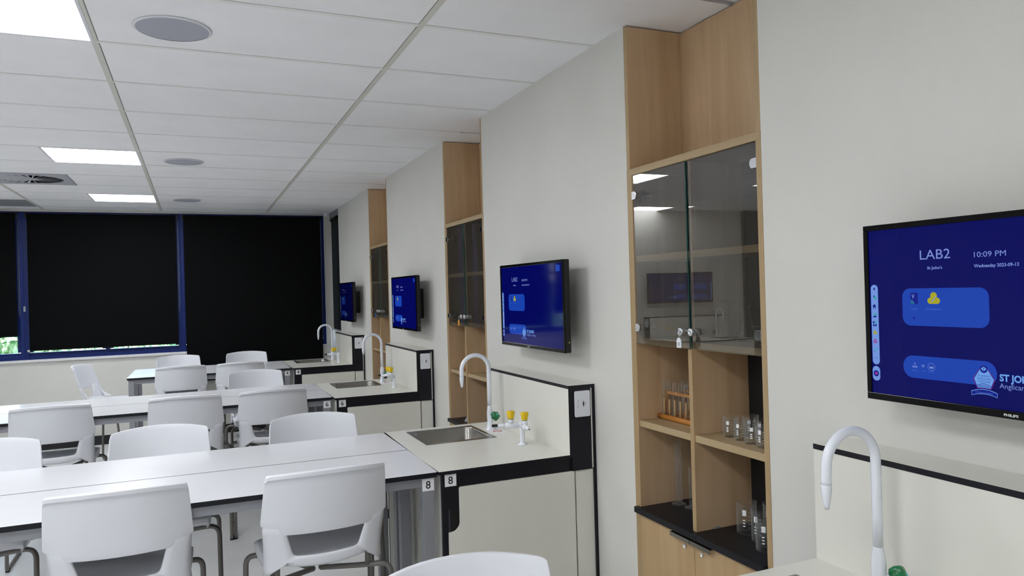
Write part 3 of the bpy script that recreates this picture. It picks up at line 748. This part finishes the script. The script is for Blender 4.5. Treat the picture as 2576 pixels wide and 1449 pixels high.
    # one closed tube loop per side; the two loops meet under the middle of the seat
    for sd in (-1, 1):
        k = [(.262, -.168, .012), (.258, -.150, .585), (.165, -.118, .580), (.0115, .02, .552), (.165, .115, .600), (.258, .150, .610), (.262, .205, .012)]
        pts = rounded_path([(sd*a, b, c) for a, b, c in k], [.03, .062, .05, .012, .05, .062, .03], 8, closed=True)
        MB().tube(pts, .0108, TUBE, 12, closed=True).build('leg_frame', t)
        MB().tube([(sd*.172, -.120, .582), (sd*.172, -.128, .652)], .0105, TUBE, 12).build('frame_post', t)
        MB().tube([(sd*.17, .112, .600), (sd*.17, .112, .648)], .0105, TUBE, 12).build('frame_post', t)
        for yy in (-.150, .187):
            MB().lathe([(.0001, 0), (.0125, 0), (.013, .022), (.0125, .024), (.0001, .024)], RUB, c=(sd*.262, yy, 0), seg=12).build('glide', t)
    return t
proto = make_chair()
pi = math.pi
CH_LIST = [   # x, y, turn, faces the camera?
 (.424, 3.015, .035, 0, 'large white chair with its back to the camera, left of the table sticker 8'),
 (-.258, 3.074, -.010, 0, 'white chair at lower left with its back against the table numbered 8'),
 (-.842, 5.545, .010, 0, 'leftmost white chair on the near side of the table numbered 6'),
 (-.065, 5.525, -.050, 0, 'middle white chair on the near side of the table numbered 6'),
 (.473, 5.525, .020, 0, 'white chair on the near side of the table numbered 6, closest to that bench'),
 (-.147, 7.935, .018, 0, 'left white chair on the near side of the table numbered 4'),
 (.396, 7.935, -.009, 0, 'right white chair on the near side of the table numbered 4'),
 (.556, 3.740, .0, 1, 'white chair facing the camera behind the tables at bench 8, closest to the sink'),
 (-.180, 3.784, -.018, 1, 'white chair facing the camera across the tables at bench 8, middle of three'),
 (-.905, 3.825, .0, 1, 'white chair cut by the left picture edge, facing across the tables at bench 8'),
 (.482, 6.430, .100, 1, 'white chair facing the camera behind the tables at bench 6'),
 (-.162, 8.800, .120, 1, 'left one of two white chairs facing the camera behind the farthest tables'),
 (.527, 8.810, -.015, 1, 'right one of two white chairs facing the camera, before the long blind'),
 (.540, 1.350, .0, 1, 'white chair top rising at the bottom edge of the picture, nearest of all'),
]
first = True
def put(x, y, rz, label):
    global first
    if first: proto.location = (x, y, 0); proto.rotation_euler = (0, 0, rz); proto['label'] = label; first = False
    else: dup(proto, (x, y, 0), rz, label)
for x, y, a, away, lb in CH_LIST: put(x, y, a+(pi if away else 0), lb)
put(-.825, 8.42, -math.radians(104), 'lone white chair turned sideways in the aisle before the window wall')

# ---------------------------------------------------------------- wall screens
def tv(loc, rz, label):
    """local: x across the screen from its left edge, y = depth (front face y=0, wall at +y), z up from the eye level"""
    t = thing('wall_screen', label, 'screen', loc, rz, 'blue screens mounted on the walls')
    Wd, zt_, zb_ = .729, .131, -.2885
    bz = .0125
    m_ = MB()
    zs0, zs1 = zb_+.0165, zt_-.0135
    m_.box(0, Wd, .006, .034, zb_, zt_, TVC)
    m_.box(.10, Wd-.10, .034, .058, zb_+.03, zt_-.06, TVC); m_.box(.16, Wd-.16, .058, .066, zb_+.05, zt_-.10, TVC)
    m_.build('housing', t, bevel=.004)
    f = MB(); f.box(0, Wd, 0, .008, zs1, zt_, TVB); f.box(0, Wd, 0, .008, zb_, zs0, TVB); f.box(0, bz, 0, .008, zs0, zs1, TVB); f.box(Wd-bz, Wd, 0, .008, zs0, zs1, TVB)
    f.build('bezel', t, bevel=.0015)
    MB().box(.22, Wd-.22, .066, .124, -.2, .03, TVC).build('wall_bracket', t, bevel=.003)
    MB().box(Wd-.001, Wd+.0008, .02, .026, -.245, -.238, mat('sticker gold', (180, 160, 80), .4)).build('side_button', t)
    scr = MB(); scr.box(bz, Wd-bz, .0035, .0062, zs0, zs1, SCREEN); scr = scr.build('display', t)
    Y0 = .0033
    cnt = [0]
    def flat(pts, m, lvl=1, name='screen_shape'):
        q = MB(); y = Y0-.00005*lvl
        for a_, b_ in pts: q.v.append((a_, y, b_))
        q.face(list(range(len(pts))), m); return q.build(name, scr)
    def txt(s_, x, z, size, m, wd=None, bold=0, al='LEFT', lvl=3):
        me = text_mesh(s_, size, m, bold=bold, width=wd, align=al)
        return place_mesh(me, 'screen_text', scr, Matrix.Translation((x, Y0-.00005*lvl, z)) @ Matrix.Rotation(math.radians(90), 4, 'X'))
    txt('LAB2', .149, .0425, .0305, UIT, .072)
    txt("St John's", .166, .020, .0092, UIT, .036, .0002)
    txt('10:09 PM', .274, .0415, .0165, UIT, .066)
    txt('Wednesday 2023-09-13', .273, .020, .0098, UIT, .092, .0002)
    flat(rrect(.101, .303, -.107, -.022, .020), UIC, 1, 'screen_card')
    flat(rrect(.122, .141, -.058, -.032, .001), UID, 2, 'app_icon'); txt('V', .1255, -.0445, .012, UIT, .007, .0004, lvl=4)
    for r0 in (.003, .006, .009):
        flat([(.1225+r0*math.cos(a), -.0575+r0*math.sin(a)) for a in [i*pi/16 for i in range(9)]]+[(.1225+(r0-.0013)*math.cos(a), -.0575+(r0-.0013)*math.sin(a)) for a in [i*pi/16 for i in range(8, -1, -1)]], UIG, 4, 'app_icon')
    def cloud(cx, cz, s_, m, lvl=2):
        for dx, dz, r in ((0, .42, .52), (-.52, -.3, .46), (.52, -.3, .46)):
            flat([(cx+s_*(dx+r*math.cos(2*pi*i/18)), cz+s_*(dz+r*math.sin(2*pi*i/18))) for i in range(18)], m, lvl+.1*dx, 'app_icon')
        flat([(cx-.5*s_, cz-.75*s_), (cx+.5*s_, cz-.75*s_), (cx+.5*s_, cz+.5*s_), (cx-.5*s_, cz+.5*s_)], m, lvl+.3, 'app_icon')
    cloud(.1795, -.0455, .0155, UIY)
    flat([(.1725, -.0525), (.1745, -.0535), (.1865, -.0405), (.185, -.0395)], UIT, 4, 'app_icon')
    txt('vCast', .122, -.0705, .0052, UIS, .018); txt('Whiteboard', .160, -.0705, .0052, UIS, .037)
    flat([(.1265, -.0875), (.1335, -.0875), (.130, -.0935)], UID, 2, 'app_icon')
    # tool bar
    flat(rrect(.0155, .0355, -.204, -.012, .0098), UIW, 1, 'tool_bar'); flat(rrect(.0145, .0355, -.243, -.208, .010), UIW, 1, 'tool_bar')
    bx_ = .0245
    flat([(bx_-.003, -.022), (bx_+.003, -.018), (bx_+.003, -.026)], UID, 2, 'app_icon')
    flat([(bx_-.0035, -.040), (bx_+.001, -.037), (bx_+.001, -.043)], UID, 2, 'app_icon'); flat([(bx_+.003+.004*math.cos(2*pi*i/12), -.044+.004*math.sin(2*pi*i/12)) for i in range(12)], UIG, 2, 'app_icon')
    flat([(bx_-.0055, -.064), (bx_, -.058), (bx_+.0055, -.064), (bx_+.0035, -.064), (bx_+.0035, -.070), (bx_-.0035, -.070), (bx_-.0035, -.064)], UID, 2, 'app_icon'); flat([(bx_-.0015, -.066), (bx_+.0015, -.066), (bx_+.0015, -.070), (bx_-.0015, -.070)], UIW, 3, 'app_icon')
    flat([(bx_-.005, -.083), (bx_+.006, -.080), (bx_+.004, -.0855), (bx_-.003, -.0855)], UIG, 2, 'app_icon'); flat([(bx_-.006, -.0905), (bx_+.004, -.0905), (bx_+.006, -.0865), (bx_-.001, -.0865)], UID, 2, 'app_icon')
    for dx in (-.003, .003):
        for dz in (-.1025, -.1095): flat(rrect(bx_+dx-.0023, bx_+dx+.0023, dz-.0025, dz+.0025, .0005, 2), UIG if (dx > 0 and dz > -.105) else UID, 2, 'app_icon')
    cloud(bx_, -.127, .0058, UIY); flat([(bx_-.003, -.130), (bx_-.002, -.1305), (bx_+.003, -.125), (bx_+.002, -.1245)], UIT, 4, 'app_icon')
    cloud(bx_, -.148, .0058, UIP); flat([(bx_+.002*math.cos(2*pi*i/12), -.1485+.002*math.sin(2*pi*i/12)) for i in range(12)], UIT, 4, 'app_icon')
    flat([(bx_-.004, -.1695), (bx_-.002, -.172), (bx_+.005, -.1655), (bx_+.004, -.1635)], UIG, 2, 'app_icon'); flat([(bx_-.005, -.174), (bx_-.0025, -.173), (bx_-.0042, -.171)], UID, 2, 'app_icon')
    for dx in (-.0035, .0035): flat(rrect(bx_+dx-.0008, bx_+dx+.0008, -.1888, -.1872, .0004, 2), UID, 2, 'app_icon')
    flat([(bx_+.0075*math.cos(2*pi*i/20), -.2255+.0075*math.sin(2*pi*i/20)) for i in range(20)], UID, 2, 'app_icon')
    flat(rrect(bx_-.0035, bx_+.0035, -.2285, -.2225, .0008, 2), UIP, 3, 'app_icon')
    # lower card
    flat(rrect(.099, .315, -.2265, -.1755, .0245, 8), UIC, 1, 'screen_card')
    for dx in (-.0045, 0, .0045): flat(rrect(.1285+dx-.0018, .1285+dx+.0018, -.2025, -.1995, .0003, 2), UIT, 3, 'app_icon')
    flat(rrect(.1270, .1300, -.1945, -.1915, .0003, 2), UIT, 3, 'app_icon'); flat([(.1235, -.1975), (.1335, -.1975), (.1335, -.1968), (.1235, -.1968)], UIT, 3, 'app_icon')
    for r0 in (.0025, .005, .0075):
        A_ = [math.radians(50+80*i/8) for i in range(9)]
        flat([(.149+r0*math.cos(a), -.2022+r0*math.sin(a)) for a in A_]+[(.149+(r0-.0012)*math.cos(a), -.2022+(r0-.0012)*math.sin(a)) for a in A_[::-1]], UIT, 3, 'app_icon')
    C_ = [(2*pi*i/24) for i in range(25)]
    for sgn in (0, 1):
        A_ = C_[12*sgn:12*sgn+13]
        flat([(.1695+.0088*math.cos(a), -.198+.0088*math.sin(a)) for a in A_]+[(.1695+.0080*math.cos(a), -.198+.0080*math.sin(a)) for a in A_[::-1]], UIT, 3, 'app_icon')
    flat(rrect(.165, .174, -.2015, -.1975, .0005, 2), UIT, 3, 'app_icon')
    for s_, x_, wd in (('Ethernet', .1215, .014), ('Wi-Fi', .1455, .008), ('Hotspot', .163, .0125)): txt(s_, x_, -.2105, .0038, UIS, wd)
    # crest beside the school name
    sh = [(.2875, -.1845), (.2935, -.190), (.3085, -.2135), (.301, -.232), (.274, -.232), (.2665, -.2135), (.2815, -.190)]
    cx_ = .2875
    flat([(cx_+(a-cx_)*1.13, -.21+(b+.21)*1.06) for a, b in sh], UIR, 2, 'crest'); flat([(cx_+(a-cx_)*1.07, -.21+(b+.21)*1.03) for a, b in sh], UID, 3, 'crest'); flat(sh, UIL, 4, 'crest')
    flat([(cx_+.008*math.cos(2*pi*i/20), -.1925+.008*math.sin(2*pi*i/20)) for i in range(20)], UID, 5, 'crest')
    flat([(cx_-.006, -.192), (cx_, -.1865), (cx_+.006, -.192), (cx_, -.1975)], UIL, 6, 'crest'); flat([(cx_-.0006, -.197), (cx_+.0006, -.197), (cx_+.0006, -.187), (cx_-.0006, -.187)], UID, 7, 'crest')
    for i, (s_, wd) in enumerate((("ST JOHN'S", .026), ('ANGLICAN', .029), ('COLLEGE', .026))): txt(s_, cx_, -.2085-.0058*i, .0052, UID, wd, al='CENTER', lvl=6)
    for r0 in (.004, .0075, .011, .0145):
        A_ = [math.radians(20+140*i/12) for i in range(13)]
        flat([(cx_+r0*1.2*math.cos(a), -.234+r0*.8*math.sin(a)) for a in A_]+[(cx_+(r0-.0012)*1.2*math.cos(a), -.234+(r0-.0012)*.8*math.sin(a)) for a in A_[::-1]], UID, 5, 'crest')
    def ribbon(o1, o2, m, lvl):
        A_ = [math.radians(62+56*i/14) for i in range(15)]
        flat([(cx_+.058*math.cos(a)*(1+o2), -.2875+(.052+o1)*math.sin(a)) for a in A_]+[(cx_+.056*math.cos(a)*(1+o2), -.2875+(.044-o1)*math.sin(a)) for a in A_[::-1]], m, lvl, 'crest')
    ribbon(.0012, .03, UIL, 7); ribbon(0, 0, UID, 8)
    txt('FAITH SERVICE COURAGE', cx_, -.2432, .0036, UIS, .036, al='CENTER', lvl=9)
    txt("ST JOHN'S", .320, -.2135, .0195, UIL, .083, .0007); txt('Anglican College', .3195, -.2285, .0150, UIT, .100)
    flat(rrect(.655, .694, .079, .108, .002, 2), UIC, 1, 'screen_card')
    me = text_mesh('PHILIPS', .0072, mat('logo silver', (200, 205, 200), .3), bold=.0003, width=.029)
    place_mesh(me, 'maker_lettering', t, Matrix.Translation((.3285, -.0003, -.2835)) @ Matrix.Rotation(math.radians(90), 4, 'X'))
    return t
TVX = 1.500
# face looks toward -X: local x runs along -Y, local y along +X
tvs = [(1.298, 'largest blue screen at right, cut by the picture edge'), (3.620, 'blue screen above the bench numbered 8'), (5.988, 'blue screen above the bench numbered 6'), (8.372, 'smallest and darkest blue screen, at the far end of the right wall')]
t0 = tv((TVX, tvs[0][0], CH), -pi/2, tvs[0][1])
for y_, lb in tvs[1:]: dup(t0, (TVX, y_, CH), -pi/2, lb)
far = [o for o in bpy.data.objects if o.get('label') == tvs[3][1]][0]
DIM = {}
for c in kids(far):
    for o in [c]+kids(c):
        for sl in o.material_slots:
            m0 = sl.material
            if m0 and m0.node_tree.nodes.get('Principled BSDF') and m0.node_tree.nodes['Principled BSDF'].inputs['Emission Strength'].default_value > 0:
                if m0.name not in DIM:
                    m1 = m0.copy(); m1.node_tree.nodes['Principled BSDF'].inputs['Emission Strength'].default_value = .28; DIM[m0.name] = m1
                sl.link = 'OBJECT'; sl.material = DIM[m0.name]
dup(t0, (-3.20, 8.62-.124, CH+.045), 0, 'blue screen on the far left partition, seen mirrored in the cabinet glass')

# ---------------------------------------------------------------- wall cabinets
def cabinet(Y0, Y1, label, tagmat, tagtxt):
    """recessed wall cabinet; local y=0 at the far side panel, running toward the camera (negative y)"""
    t = thing('wall_cabinet', label, 'cabinet', (XR, Y1, 0), 0, 'wood cabinets recessed between wall piers')
    Wd = Y1-Y0; xb = .256; e = .025; F = -.002
    zT0, zT1 = CH+.447, CH+.474
    yl0, yl1 = -.0115-e, -.0115; yr1 = -Wd+.0+.022; yr0 = -Wd+.0005; yl1 = -.0005
    yl0 = -.036
    z0 = .0
    for nm, a, b in (('side_panel', yl0, yl1), ('side_panel', yr0, yr1)):
        MB().box(F, xb, a, b, 0, zT0-.0, WOOD, faces={'l': WOODE}).build(nm, t, bevel=.0008)
    # upper open niche lining
    u = MB(); u.box(0.0, xb+.01, -.022, -.0005, zT1, H-.004, WOOD, faces={'l': WOODE}); u.box(0.0, xb+.01, -Wd+.0005, -Wd+.02, zT1, H-.004, WOOD, faces={'l': WOODE}); u.box(xb+.01, xb+.02, -Wd, -.0005, zT1, H-.004, WOOD)
    u.build('upper_lining', t, bevel=.0008)
    MB().box(F, xb+.01, yr0, yl1, zT0, zT1, WOODY).build('top_board', t, bevel=.001)
    BK = mat('cabinet black back', (24, 25, 28), .6)
    MB().box(xb-.002, xb+.01, yr1, yl0, .1, zT0, BK).build('back_panel', t)
    for za, zb_ in ((CH+.098, CH+.123), (CH-.2315, CH-.2065)):
        MB().box(.012, xb-.002, yr1, yl0, za, zb_, WOODY).build('shelf', t, bevel=.0008)
    ym = -Wd/2+.004
    for za, zb_ in ((CH-.2065, CH+.098), (CH+.123, zT0)): MB().box(.018, xb-.002, ym-.0085, ym+.0085, za, zb_, WOOD).build('divider', t)
    MB().box(.0, xb-.002, ym-.0105, ym+.0105, CH-.885, CH-.2315, WOOD, faces={'l': WOODE}).build('divider', t, bevel=.0008)
    for a, b in ((ym+.0105, yl0), (yr1, ym-.0105)): MB().box(.006, xb-.002, a, b, CH-.563, CH-.538, WOODY).build('shelf', t, bevel=.0008)
    MB().box(-.022, xb-.002, yr1+.001, yl0-.001+.02, CH-.908, CH-.885, BLACKL).build('counter', t, bevel=.001)
    # lower doors
    for i, (a, b) in enumerate(((ym+.001, yl0-.0015), (yr1+.0015, ym-.001))):
        d = MB().box(-.004, .014, a, b, .1, CH-.915, WOODD).build('lower_door', t, bevel=.001)
        h0, h1 = (ym+.006, ym+.106) if i == 0 else (ym-.106, ym+.0035)
        h0, h1 = (ym+.003, ym+.118) if i == 0 else (ym-.112, ym-.001)
        MB().box(-.024, -.002, h0, h1, CH-.9155, CH-.9125, STEEL).box(-.026, -.0225, h0, h1, CH-.928, CH-.9125, STEEL).build('handle', d, bevel=.0006)
        MB().lathe([(.0085, 0), (.0085, .004), (.0065, .006), (.0062, .0045), (.0022, .0045), (.0015, .0030)], CHROME, c=(-.004, ym+(.053 if i == 0 else -.046), CH-.953), ax=(-1, 0, 0), seg=22).build('door_lock', d)
    MB().box(.03, xb-.002, yr1, yl0, 0, .1, BLACKL).build('kickboard', t)
    # glass doors with clamps
    for i, (a, b) in enumerate(((ym+.0015, yl0-.002), (yr1+.002, ym-.0015))):
        g0, g1 = CH-.2285, CH+.4445
        hinge_y = b if i == 0 else a; wdt = b-a
        d = MB()
        X0, X1 = -.004, .001; s_ = -1 if i == 0 else 1
        ys_ = (0, s_*wdt)
        lo, hi = min(ys_), max(ys_)
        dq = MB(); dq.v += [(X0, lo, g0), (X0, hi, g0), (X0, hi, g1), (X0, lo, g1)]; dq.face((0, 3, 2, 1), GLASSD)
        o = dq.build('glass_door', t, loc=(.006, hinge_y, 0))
        if i == 1: o.rotation_euler = (0, 0, math.radians(-1.0))
        ed = MB(); yy = s_*wdt
        ed.box(X0+.0002, X1, min(yy, yy-s_*.0015), max(yy, yy-s_*.0015), g0, g1, GEDGE); ed.box(X0+.0002, X1, lo, hi, g0, g0+.0012, GEDGE)
        ed.build('polished_edge', o)
        for zc in (CH+.365, CH-.165) if i == 0 else (CH+.378, CH-.165):
            yc = s_*.017
            c_ = MB(); lp = [( -s_*0+ s_*(.0) , 0)]
            # D shaped clamp plate outside, hinge arm inside
            pts = [(s_*.0-s_*.004, -.016)]+[(s_*(.016+.012*math.sin(math.radians(q))), -.016*math.cos(math.radians(q))) for q in range(0, 181, 20)]+[(-s_*.004, .016)]
            if s_ < 0: pts = pts[::-1]
            c_.prism([(p[0], p[1]+zc) for p in pts], X0-.006, X0-.0005, 'x', CHROME)
            c_.build('glass_clamp', o, bevel=.001)
            h_ = MB().box(.004, .03, min(-s_*.0, s_*.012), max(0, s_*.012), zc-.008, zc+.008, CHROME).box(.028, .05, min(-s_*.001, s_*.004), max(-s_*.001, s_*.004), zc-.024, zc+.024, CHROME).box(.05, .085, min(0, s_*.005), max(0, s_*.005), zc-.007, zc+.007, CHROME)
            h_.build('hinge_arm', o, bevel=.001)
        yk = s_*(wdt-.024)
        MB().lathe([(.0125, -.002), (.0138, 0), (.0138, .005), (.012, .008), (.012, .012), (.0145, .013), (.0145, .024), (.0120, .026), (.0030, .0265), (.0015, .024)], CHROME, c=(X0, yk, CH-.168), ax=(-1, 0, 0), seg=26).lathe([(.012, 0), (.012, .03), (.0001, .03)], CHROME, c=(X1+.001, yk, CH-.168), ax=(1, 0, 0), seg=20).build('door_lock', o)
    # key tag
    k = thing('key_tag', label and 'tag', 'key tag')
    return t, ym
def key_tag(y, m, lb, txt_col):
    t = thing('key_tag', lb, 'key tag', (XR-.031, y, CH-.168), 0, 'key tags hanging from the glass door locks')
    MB().box(-.003, -.001, -.0045, .0045, -.010, .003, CHROME).box(-.0024, -.0016, -.001, .001, -.001, .0, CHROME).tube([(.0, 0, 0), (-.004, 0, 0)], .0022, CHROME, 8).build('key', t)
    ring = [(-.002+.006*math.sin(2*pi*i/16)*.3, .006*math.sin(2*pi*i/16), -.016+.006*math.cos(2*pi*i/16)) for i in range(16)]
    MB().tube(ring, .0007, CHROME, 6, closed=True).build('key_ring', t)
    pts = [(-.0125, -.057), (.0125, -.057), (.0135, -.054), (.0135, -.030), (.006, -.020), (-.006, -.020), (-.0135, -.030), (-.0135, -.054)]
    MB().prism(pts, -.004, -.001, 'x', m).build('tag_body', t, bevel=.001)
    c = MB().box(-.0046, -.0041, -.0095, .0095, -.053, -.031, WHITE if txt_col else m); c = c.build('tag_insert', t)
    place_mesh(text_mesh('LAB2', .006, INK, width=.016), 'printed_text', c, Matrix.Translation((-.0048, .002, -.050)) @ Matrix.Rotation(pi/2, 4, 'Z') @ Matrix.Rotation(pi/2, 4, 'X') @ Matrix.Rotation(pi/2, 4, 'Z')) if False else None
    q = MB()
    for i in range(3): q.box(-.0048, -.0046, -.006+i*.005, -.0045+i*.005, -.050, -.036, INK)
    q.build('printed_text', c)
cl = ['wood cabinet with glass doors, nearest, holding the glassware', 'wood cabinet with glass doors between the screens above benches 6 and 8', 'farthest and narrowest looking wood cabinet with glass doors']
YM = []
for (a, b), lb in zip(NICHES, cl):
    for o in [o for o in bpy.data.objects if o.name.startswith('key_tag') and not kids(o)]: bpy.data.objects.remove(o)
    t, ym = cabinet(a, b, lb, None, None); YM.append(b+ym)
for o in [o for o in bpy.data.objects if o.name.startswith('key_tag') and not kids(o)]: bpy.data.objects.remove(o)
key_tag(YM[0]+.016, TAGW, 'white key tag hanging from the nearest cabinet lock', True)
key_tag(YM[1]+.030, TAGO, 'orange key tag on the middle cabinet lock', False)
key_tag(YM[2]+.030, TAGB, 'blue key tag on the farthest cabinet lock', False)

# ---------------------------------------------------------------- glassware
def wall_prof(outer, th):
    """closed thin-walled profile from an outer profile that starts on the axis at the base"""
    inner = [(max(r-th, .0001), z) for r, z in outer]; inner[0] = (.0001, outer[0][1]+th*1.4); inner[1] = (max(outer[1][0]-th*1.6, .0002), outer[1][1]+th*1.4)
    return outer
def beaker(x, y, z, r, h, label, group, marks=True, a=200):
    t = thing('beaker', label, 'beaker', (x, y, z), 0, group)
    o = [(.0001, .0), (r*.86, 0), (r*.97, .003), (r, .008), (r, h-.006), (r*1.04, h-.001), (r*1.05, h)]
    MB().lathe(wall_prof(o, .0016), GLASS, seg=32, cap=False).build('glass_body', t)
    if marks:
        m_ = MB()
        def patch(a0, a1, z0, z1):
            b0 = len(m_.v); n = 4
            for i in range(n+1):
                q = math.radians(a0+(a1-a0)*i/n); m_.v.append(((r+.0003)*math.cos(q), (r+.0003)*math.sin(q), z0)); m_.v.append(((r+.0003)*math.cos(q), (r+.0003)*math.sin(q), z1))
            for i in range(n): m_.face((b0+2*i, b0+2*i+2, b0+2*i+3, b0+2*i+1), WHITE)
        patch(a, a+22, h*.62, h*.80)
        for i in range(5): patch(a+34, a+34+(14 if i % 2 else 9), h*(.25+.12*i), h*(.25+.12*i)+.0012)
        for i in range(3): patch(a+2, a+16, h*(.28+.09*i), h*(.28+.09*i)+.004)
        m_.build('white_markings', t)
SH = CH-.538; CT = CH-.885
up = [(1.722, 2.068), (1.716, 2.004), (1.706, 1.942), (1.70, 1.878), (1.79, 2.045), (1.782, 1.978), (1.776, 1.912)]
nm = ['front left', 'front, second from the left', 'front, third from the left', 'front right, by the side panel', 'rear left', 'rear middle', 'rear right']
for (x, y), n_ in zip(up, nm): beaker(x, y, SH, .0275, .072, 'small beaker on the open shelf, '+n_, 'small beakers on the upper open shelf', a=random.uniform(180, 230))
lo = [(1.775, 2.062), (1.765, 1.975), (1.712, 1.895), (1.825, 1.90), (1.84, 2.0)]
nm = ['leftmost', 'second from the left', 'nearest', 'rear right', 'rear middle']
for (x, y), n_ in zip(lo, nm): beaker(x, y, CT, .0345, .112, 'tall beaker on the black cabinet counter, '+n_, 'tall beakers on the black counter', a=random.uniform(180, 230))
def flask(x, y, label):
    t = thing('conical_flask', label, 'flask', (x, y, CH-.2065), 0, 'conical flasks behind the glass door')
    o = [(.0001, 0), (.030, 0), (.0345, .004), (.034, .011), (.022, .060), (.0135, .088), (.0125, .098), (.0125, .120), (.0155, .124), (.0160, .127)]
    MB().lathe(wall_prof(o, .0015), GLASS, seg=32, cap=False).build('glass_body', t)
flask(1.790, 2.150, 'left conical flask on the lowest glazed shelf'); flask(1.815, 2.078, 'right conical flask on the lowest glazed shelf')
def cylinder(x, y, r, h, label):
    t = thing('measuring_cylinder', label, 'measuring cylinder', (x, y, CT), 0, 'measuring cylinders on the black counter')
    MB().lathe([(.0001, 0), (.030, 0), (.031, .003), (.029, .006), (.010, .009), (.006, .014), (.0001, .014)], GLASS, seg=6, smooth=False).build('hexagonal_foot', t)
    o = [(.0001, .0145), (r*.8, .0145), (r, .018), (r, h-.006), (r*1.12, h-.001), (r*1.15, h)]
    MB().lathe(wall_prof(o, .0014), GLASS, seg=28, cap=False).build('glass_tube', t)
    m_ = MB()
    n = int((h-.05)/.011)
    for i in range(n):
        z = .035+i*.011; b0 = len(m_.v)
        for k in range(4):
            q = math.radians(225+8*k); m_.v += [((r+.0003)*math.cos(q), (r+.0003)*math.sin(q), z), ((r+.0003)*math.cos(q), (r+.0003)*math.sin(q), z+.0012)]
        for k in range(3): m_.face((b0+2*k, b0+2*k+2, b0+2*k+3, b0+2*k+1), mat('blue graduations', (120, 140, 200), .5))
    m_.build('scale_marks', t)
cylinder(1.770, 2.452, .0135, .255, 'tallest glass measuring cylinder on the black counter'); cylinder(1.782, 2.385, .0095, .165, 'shortest, front measuring cylinder on the black counter'); cylinder(1.842, 2.425, .0115, .195, 'medium measuring cylinder at the back of the black counter')
PF = mat('clear plastic', (215, 220, 228), .25, trans=.55, ior=1.4)
def funnel(x, y, label, z):
    t = thing('funnel', label, 'funnel', (x, y, z), 0, 'upturned funnels on the cabinet counters')
    MB().lathe([(.050, 0), (.051, .002), (.008, .070), (.0045, .135), (.003, .135), (.006, .070), (.0485, .001)], PF, seg=28, closed=True).build('funnel_cone', t)
funnel(1.712, 2.196, 'upturned funnel mostly hidden behind the divider of the nearest cabinet', CT)
funnel(1.712, 4.705, 'upturned clear funnel in the middle cabinet', CT)
# test tube racks: tubes stand upside down over pegs
def rack(x, y, label, n=6, z=SH):
    t = thing('test_tube_rack', label, 'test tube rack', (x, y, z), 0, 'orange wooden test tube racks')
    L = .037*n+.035
    MB().tube([(0, .0015, .0105), (0, .0015-L, .0105)], .0105, ORANGEW, 16).build('base_rail', t)
    b = MB().box(-.004, .045, .006-L, .001, .004, .012, ORANGEW).build('base_board', t, bevel=.001)
    MB().box(.030, .040, .006-L, .001, .098, .110, ORANGEW).build('upper_rail', t, bevel=.001)
    for yy in (-.005, -L+.014): MB().box(.030, .040, yy-.006, yy+.004, .012, .098, ORANGEW).build('end_post', t, bevel=.001)
    for i in range(n): MB().tube([(.016, -.013-.036*i, .012), (.016, -.013-.036*i, .082)], [.0042, .0034], PEGW, 10).build('peg', t)
    for i in range(n):
        k = thing('test_tube', 'tube', 'test tube', (x+.016, y-.013-.036*i, z+.0125), 0, 'upturned test tubes on the '+label.split(',')[0])
        R_ = .0085; h = .140
        prof = [(R_, 0), (R_, h-R_)]+[(R_*math.cos(math.radians(a)), h-R_+R_*math.sin(math.radians(a))) for a in (20, 45, 70, 89)]
        inn = [(max(r-.0010, .0001), min(z_, h-.0012) if j > 1 else z_) for j, (r, z_) in enumerate(prof)]
        MB().lathe(prof, GLASS, seg=20, cap=False).build('glass_tube', k)
        k['label'] = '%s upturned tube from the left, %s' % (('first', 'second', 'third', 'fourth', 'fifth', 'sixth', 'seventh')[i], label)
    return t
rack(1.722, 2.501, 'front test tube rack in the nearest cabinet', 7)
rack(1.800, 2.480, 'rear test tube rack in the nearest cabinet', 7)
rack(1.690, 4.762, 'test tube rack in the middle cabinet', 5)
rack(1.690, 7.180, 'test tube rack in the farthest cabinet', 5)
